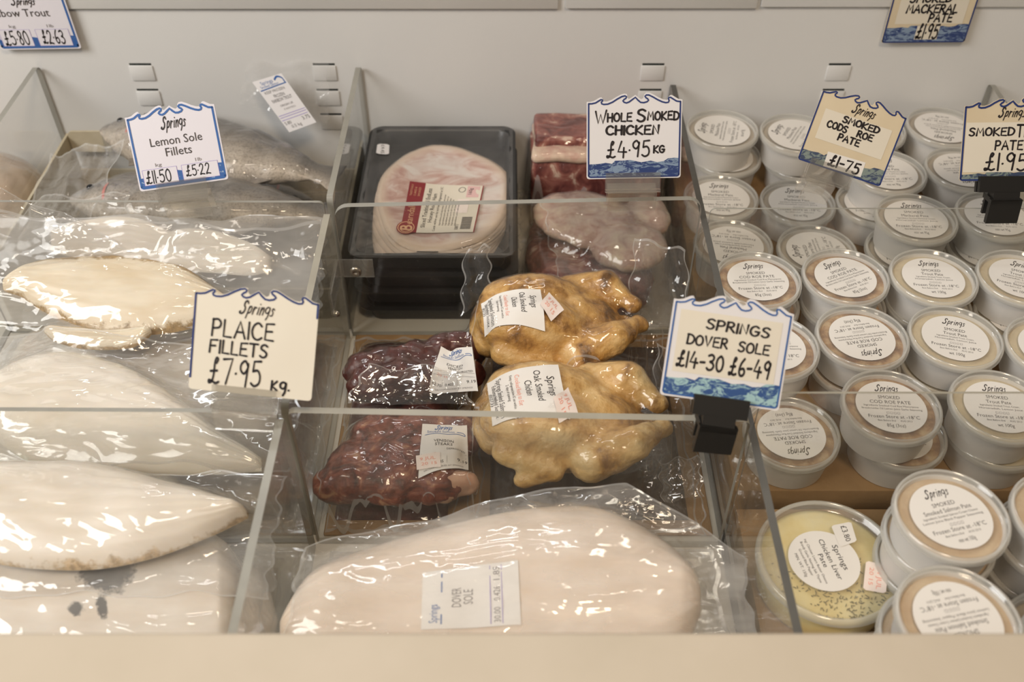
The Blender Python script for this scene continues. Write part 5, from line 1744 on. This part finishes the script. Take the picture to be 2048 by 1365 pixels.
def d_lemon(s):
    sea_band(s, 'sea_blue', .17)
    s.script(.37, .66, .675, .125, M['ink'], 4, pen=.12)
    s.type('Lemon Sole', .22, .80, .49, .10, M['ink_soft'], 4); s.type('Fillets', .37, .66, .36, .10, M['ink_soft'], 4)
    for x0, x1, t_ in ((.07, .455, 'kg'), (.51, .915, '1lb')):
        s.rect(x0, x1, .055, .235, M['card_lilac'], 2); s.frame(x0, x1, .055, .235, .006, M['purple'], 3)
        s.type(t_, (x0 + x1) / 2 - .035, (x0 + x1) / 2 + .035, .26, .04, M['ink_grey'], 4)
    s.hand('£11.50', .09, .38, .075, .14, M['ink'], 4, pen=.10); s.hand('£5.22', .545, .825, .10, .12, M['ink'], 4, pen=.10)


def d_rain(s):
    sea_band(s, 'sea_blue', .19)
    s.script(.34, .64, .74, .11, M['ink'], 4, pen=.12)
    s.type('Rainbow Trout', -.055, .76, .55, .13, M['ink_soft'], 4)
    for x0, x1, t_ in ((.06, .44, 'kg'), (.51, .915, '1lb')):
        s.rect(x0, x1, .06, .335, M['card_lilac'], 2); s.frame(x0, x1, .06, .335, .006, M['purple'], 3)
        s.type(t_, (x0 + x1) / 2 - .04, (x0 + x1) / 2 + .04, .37, .05, M['ink_grey'], 4)
    s.hand('£5.80', .09, .40, .085, .225, M['ink'], 4, pen=.10); s.hand('£2.63', .56, .84, .10, .215, M['ink'], 4, pen=.11)


def d_chick(s):
    sea_band(s, 'sea_navy', .19)
    s.hand('W', .085, .215, .62, .13, M['ink'], 4, pen=.12); s.hand('HOLE', .21, .48, .635, .088, M['ink'], 4, pen=.17); s.hand('S', .52, .625, .63, .13, M['ink'], 4, pen=.13); s.hand('MOKED', .63, .975, .645, .088, M['ink'], 4, pen=.18)
    s.hand('CHICKEN', .195, .77, .490, .095, M['ink'], 4, pen=.17); s.hand('£4.95', .205, .67, .240, .175, M['ink'], 4, pen=.09); s.hand('KG', .70, .83, .285, .075, M['ink'], 4, pen=.2)


def d_dover(s):
    sea_band(s, 'sea_teal', .19)
    s.rect(.07, .92, .225, .775, M['card_ivory'], 1.5)
    s.hand('SPRINGS', .29, .83, .635, .085, M['ink'], 4, pen=.15, rot=D(-1)); s.hand('DOVER', .15, .50, .48, .085, M['ink'], 4, pen=.16); s.hand('SOLE', .58, .85, .475, .085, M['ink'], 4, pen=.16)
    s.hand('£14-30', .09, .49, .275, .135, M['ink'], 4, pen=.13); s.hand('£6-49', .53, .88, .265, .15, M['ink'], 4, pen=.13)


def d_plaice(s):
    s.script(.36, .65, .70, .105, M['ink'], 4, pen=.11)
    s.hand('PLAICE', .15, .66, .485, .145, M['ink'], 4, pen=.10); s.hand('FILLETS', .14, .62, .335, .11, M['ink'], 4, pen=.13)
    s.hand('£7.95', .15, .58, .075, .22, M['ink'], 4, pen=.078); s.hand('kg,', .66, .82, .065, .11, M['ink'], 4, pen=.13)


def d_cods(s):
    sea_band(s, 'sea_grey', .16, .012)
    s.rect(.10, .90, .30, .66, M['paper_beige'], 1.5)
    s.script(.38, .66, .715, .10, M['ink'], 4, pen=.13)
    s.hand('SMOKED', .32, .77, .575, .072, M['ink'], 4, pen=.2); s.hand('CODS', .17, .42, .465, .075, M['ink'], 4, pen=.2); s.hand('ROE', .53, .73, .465, .072, M['ink'], 4, pen=.2); s.hand('PATE', .34, .61, .362, .075, M['ink'], 4, pen=.2)
    s.rect(.30, .75, .025, .205, M['paper'], 2, D(2)); s.hand('£1-75', .335, .715, .05, .125, M['ink'], 4, pen=.14)


def d_strout(s):
    sea_band(s, 'sea_grey', .10, .02)
    s.rect(.03, .97, .10, .66, M['card_ivory'], 1.5)
    s.script(.36, .66, .72, .10, M['ink'], 4, pen=.13)
    s.hand('SMOKED', .06, .56, .515, .085, M['ink'], 4, pen=.16); s.hand('TROUT', .57, .97, .50, .13, M['ink'], 4, pen=.14)
    s.hand('PATE', .35, .66, .355, .10, M['ink'], 4, pen=.15); s.hand('£1.95', .25, .72, .12, .19, M['ink'], 4, pen=.09)


def d_mack(s):
    sea_band(s, 'sea_navy', .27, .014)
    s.rect(.10, .90, .31, .74, M['paper_beige'], 1.5)
    s.hand('SMOKED', .20, .70, .66, .13, M['ink'], 4, pen=.17); s.hand('MACKERAL', .19, .80, .49, .125, M['ink'], 4, pen=.18); s.hand('PATE', .48, .77, .345, .125, M['ink'], 4, pen=.18)
    s.rect(.38, .65, .055, .28, M['paper_beige'], 2); s.hand('£1.95', .385, .65, .075, .225, M['ink'], 4, pen=.13)


price_sign(369, 371, PYB - .012, 0.0830, D(33), D(8), 'card_lilac', 'blue', .028, d_lemon, 'Lemon Sole Fillets price sign with blue wave border in a clear clip', 'clear', (.20, .76), linew=.022)
price_sign(1267, 357, PYB - .012, 0.0860, D(30), D(1.0), 'card_white', 'navy', .020, d_chick, 'Whole Smoked Chicken handwritten price sign in a clear clip', 'clear', (.20, .78), linew=.016)
price_sign(500, 790, PYF - .010, 0.0900, D(38), D(-6), 'card_ivory', 'navy', .008, d_plaice, 'Plaice Fillets handwritten cream price sign clipped to the front panel', 'clear', (.20, .72), linew=.016, sides=(.10, .68))
price_sign(1438, 806, PYF - .012, 0.0885, D(40), D(-8), 'card_white', 'blue', .022, d_dover, 'Springs Dover Sole price sign in a black clip beside the tubs', 'black', (.28, .74), linew=.014)
price_sign(1677, 346, PYB - .008, 0.0810, D(33), D(-18), 'card_cream', 'navy', .008, d_cods, 'Smoked Cods Roe Pate price sign leaning in a clear clip among tubs', 'clear', (.14, .66), linew=.018, tabw=.17, taboff=-.006)
price_sign(2010, 362, PYB - .010, 0.0850, D(33), D(0.5), 'card_cream', 'navy', .012, d_strout, 'Smoked Trout Pate price sign cut by the frame edge, in a black clip', 'black', (.20, .80), linew=.020)
price_sign(83, 98, WALL_Y - .007, 0.0905, D(0), D(1.0), 'card_lilac', 'blue', .030, d_rain, 'Rainbow Trout price sign fixed at the top of the back wall', None, ysc=.78, linew=.024)
price_sign(1845, 85, WALL_Y - .007, 0.0925, D(0), D(0.6), 'card_cream', 'navy', .012, d_mack, 'Smoked Mackerel Pate price sign fixed at the top of the back wall', None, ysc=.78, linew=.018)

# ------------------------------------------------------------------ clear bracket with screw on the middle divider, loose screws
c0 = at_y(556, 0, 1).x
br = thing('acrylic_bracket', (DX[1] + .004, 0.742, 0.905), 'small clear strap with a round screw on the divider beside the ham', 'bracket')
a, b = at_y(690, 545, 0.745), at_y(748, 540, 0.752)
mb = MB().box(DX[1] + .0032, b.x, 0.7505, 0.7520, a.z - .011, a.z + .011)
mb.box(DX[1] + .0032, DX[1] + .0046, 0.700, 0.7520, a.z - .011, a.z + .011)
mb.build('strap', [M['clip_clear']], br)
sc_ = at_y(711, 545, 0.7495)
o = MB().lathe([(.0001, 0), (.0015, .0001), (.0017, .0008), (.0042, .0012), (.0058, 0.0), (.0058, -.001)], 24, 0, Matrix.Translation(sc_) @ Matrix.Rotation(D(90), 4, 'X')).build('screw', [M['steel']], br, True)
for u, v, y, lab in ((672, 628, 0.66, 'small steel screw on the divider beside the Plaice Fillets sign'),):
    d = ray(u, v); k = (DX[1] + .0035) / d.x; p = CAM + d * k
    o = MB().lathe([(.0001, .004), (.0022, .0035), (.0034, .001), (.0034, 0)], 20, 0, Matrix.Translation(p) @ Matrix.Rotation(D(90), 4, 'Y')).build('divider_screw', [M['steel']], None, True)
    tag(o, lab, 'screw')
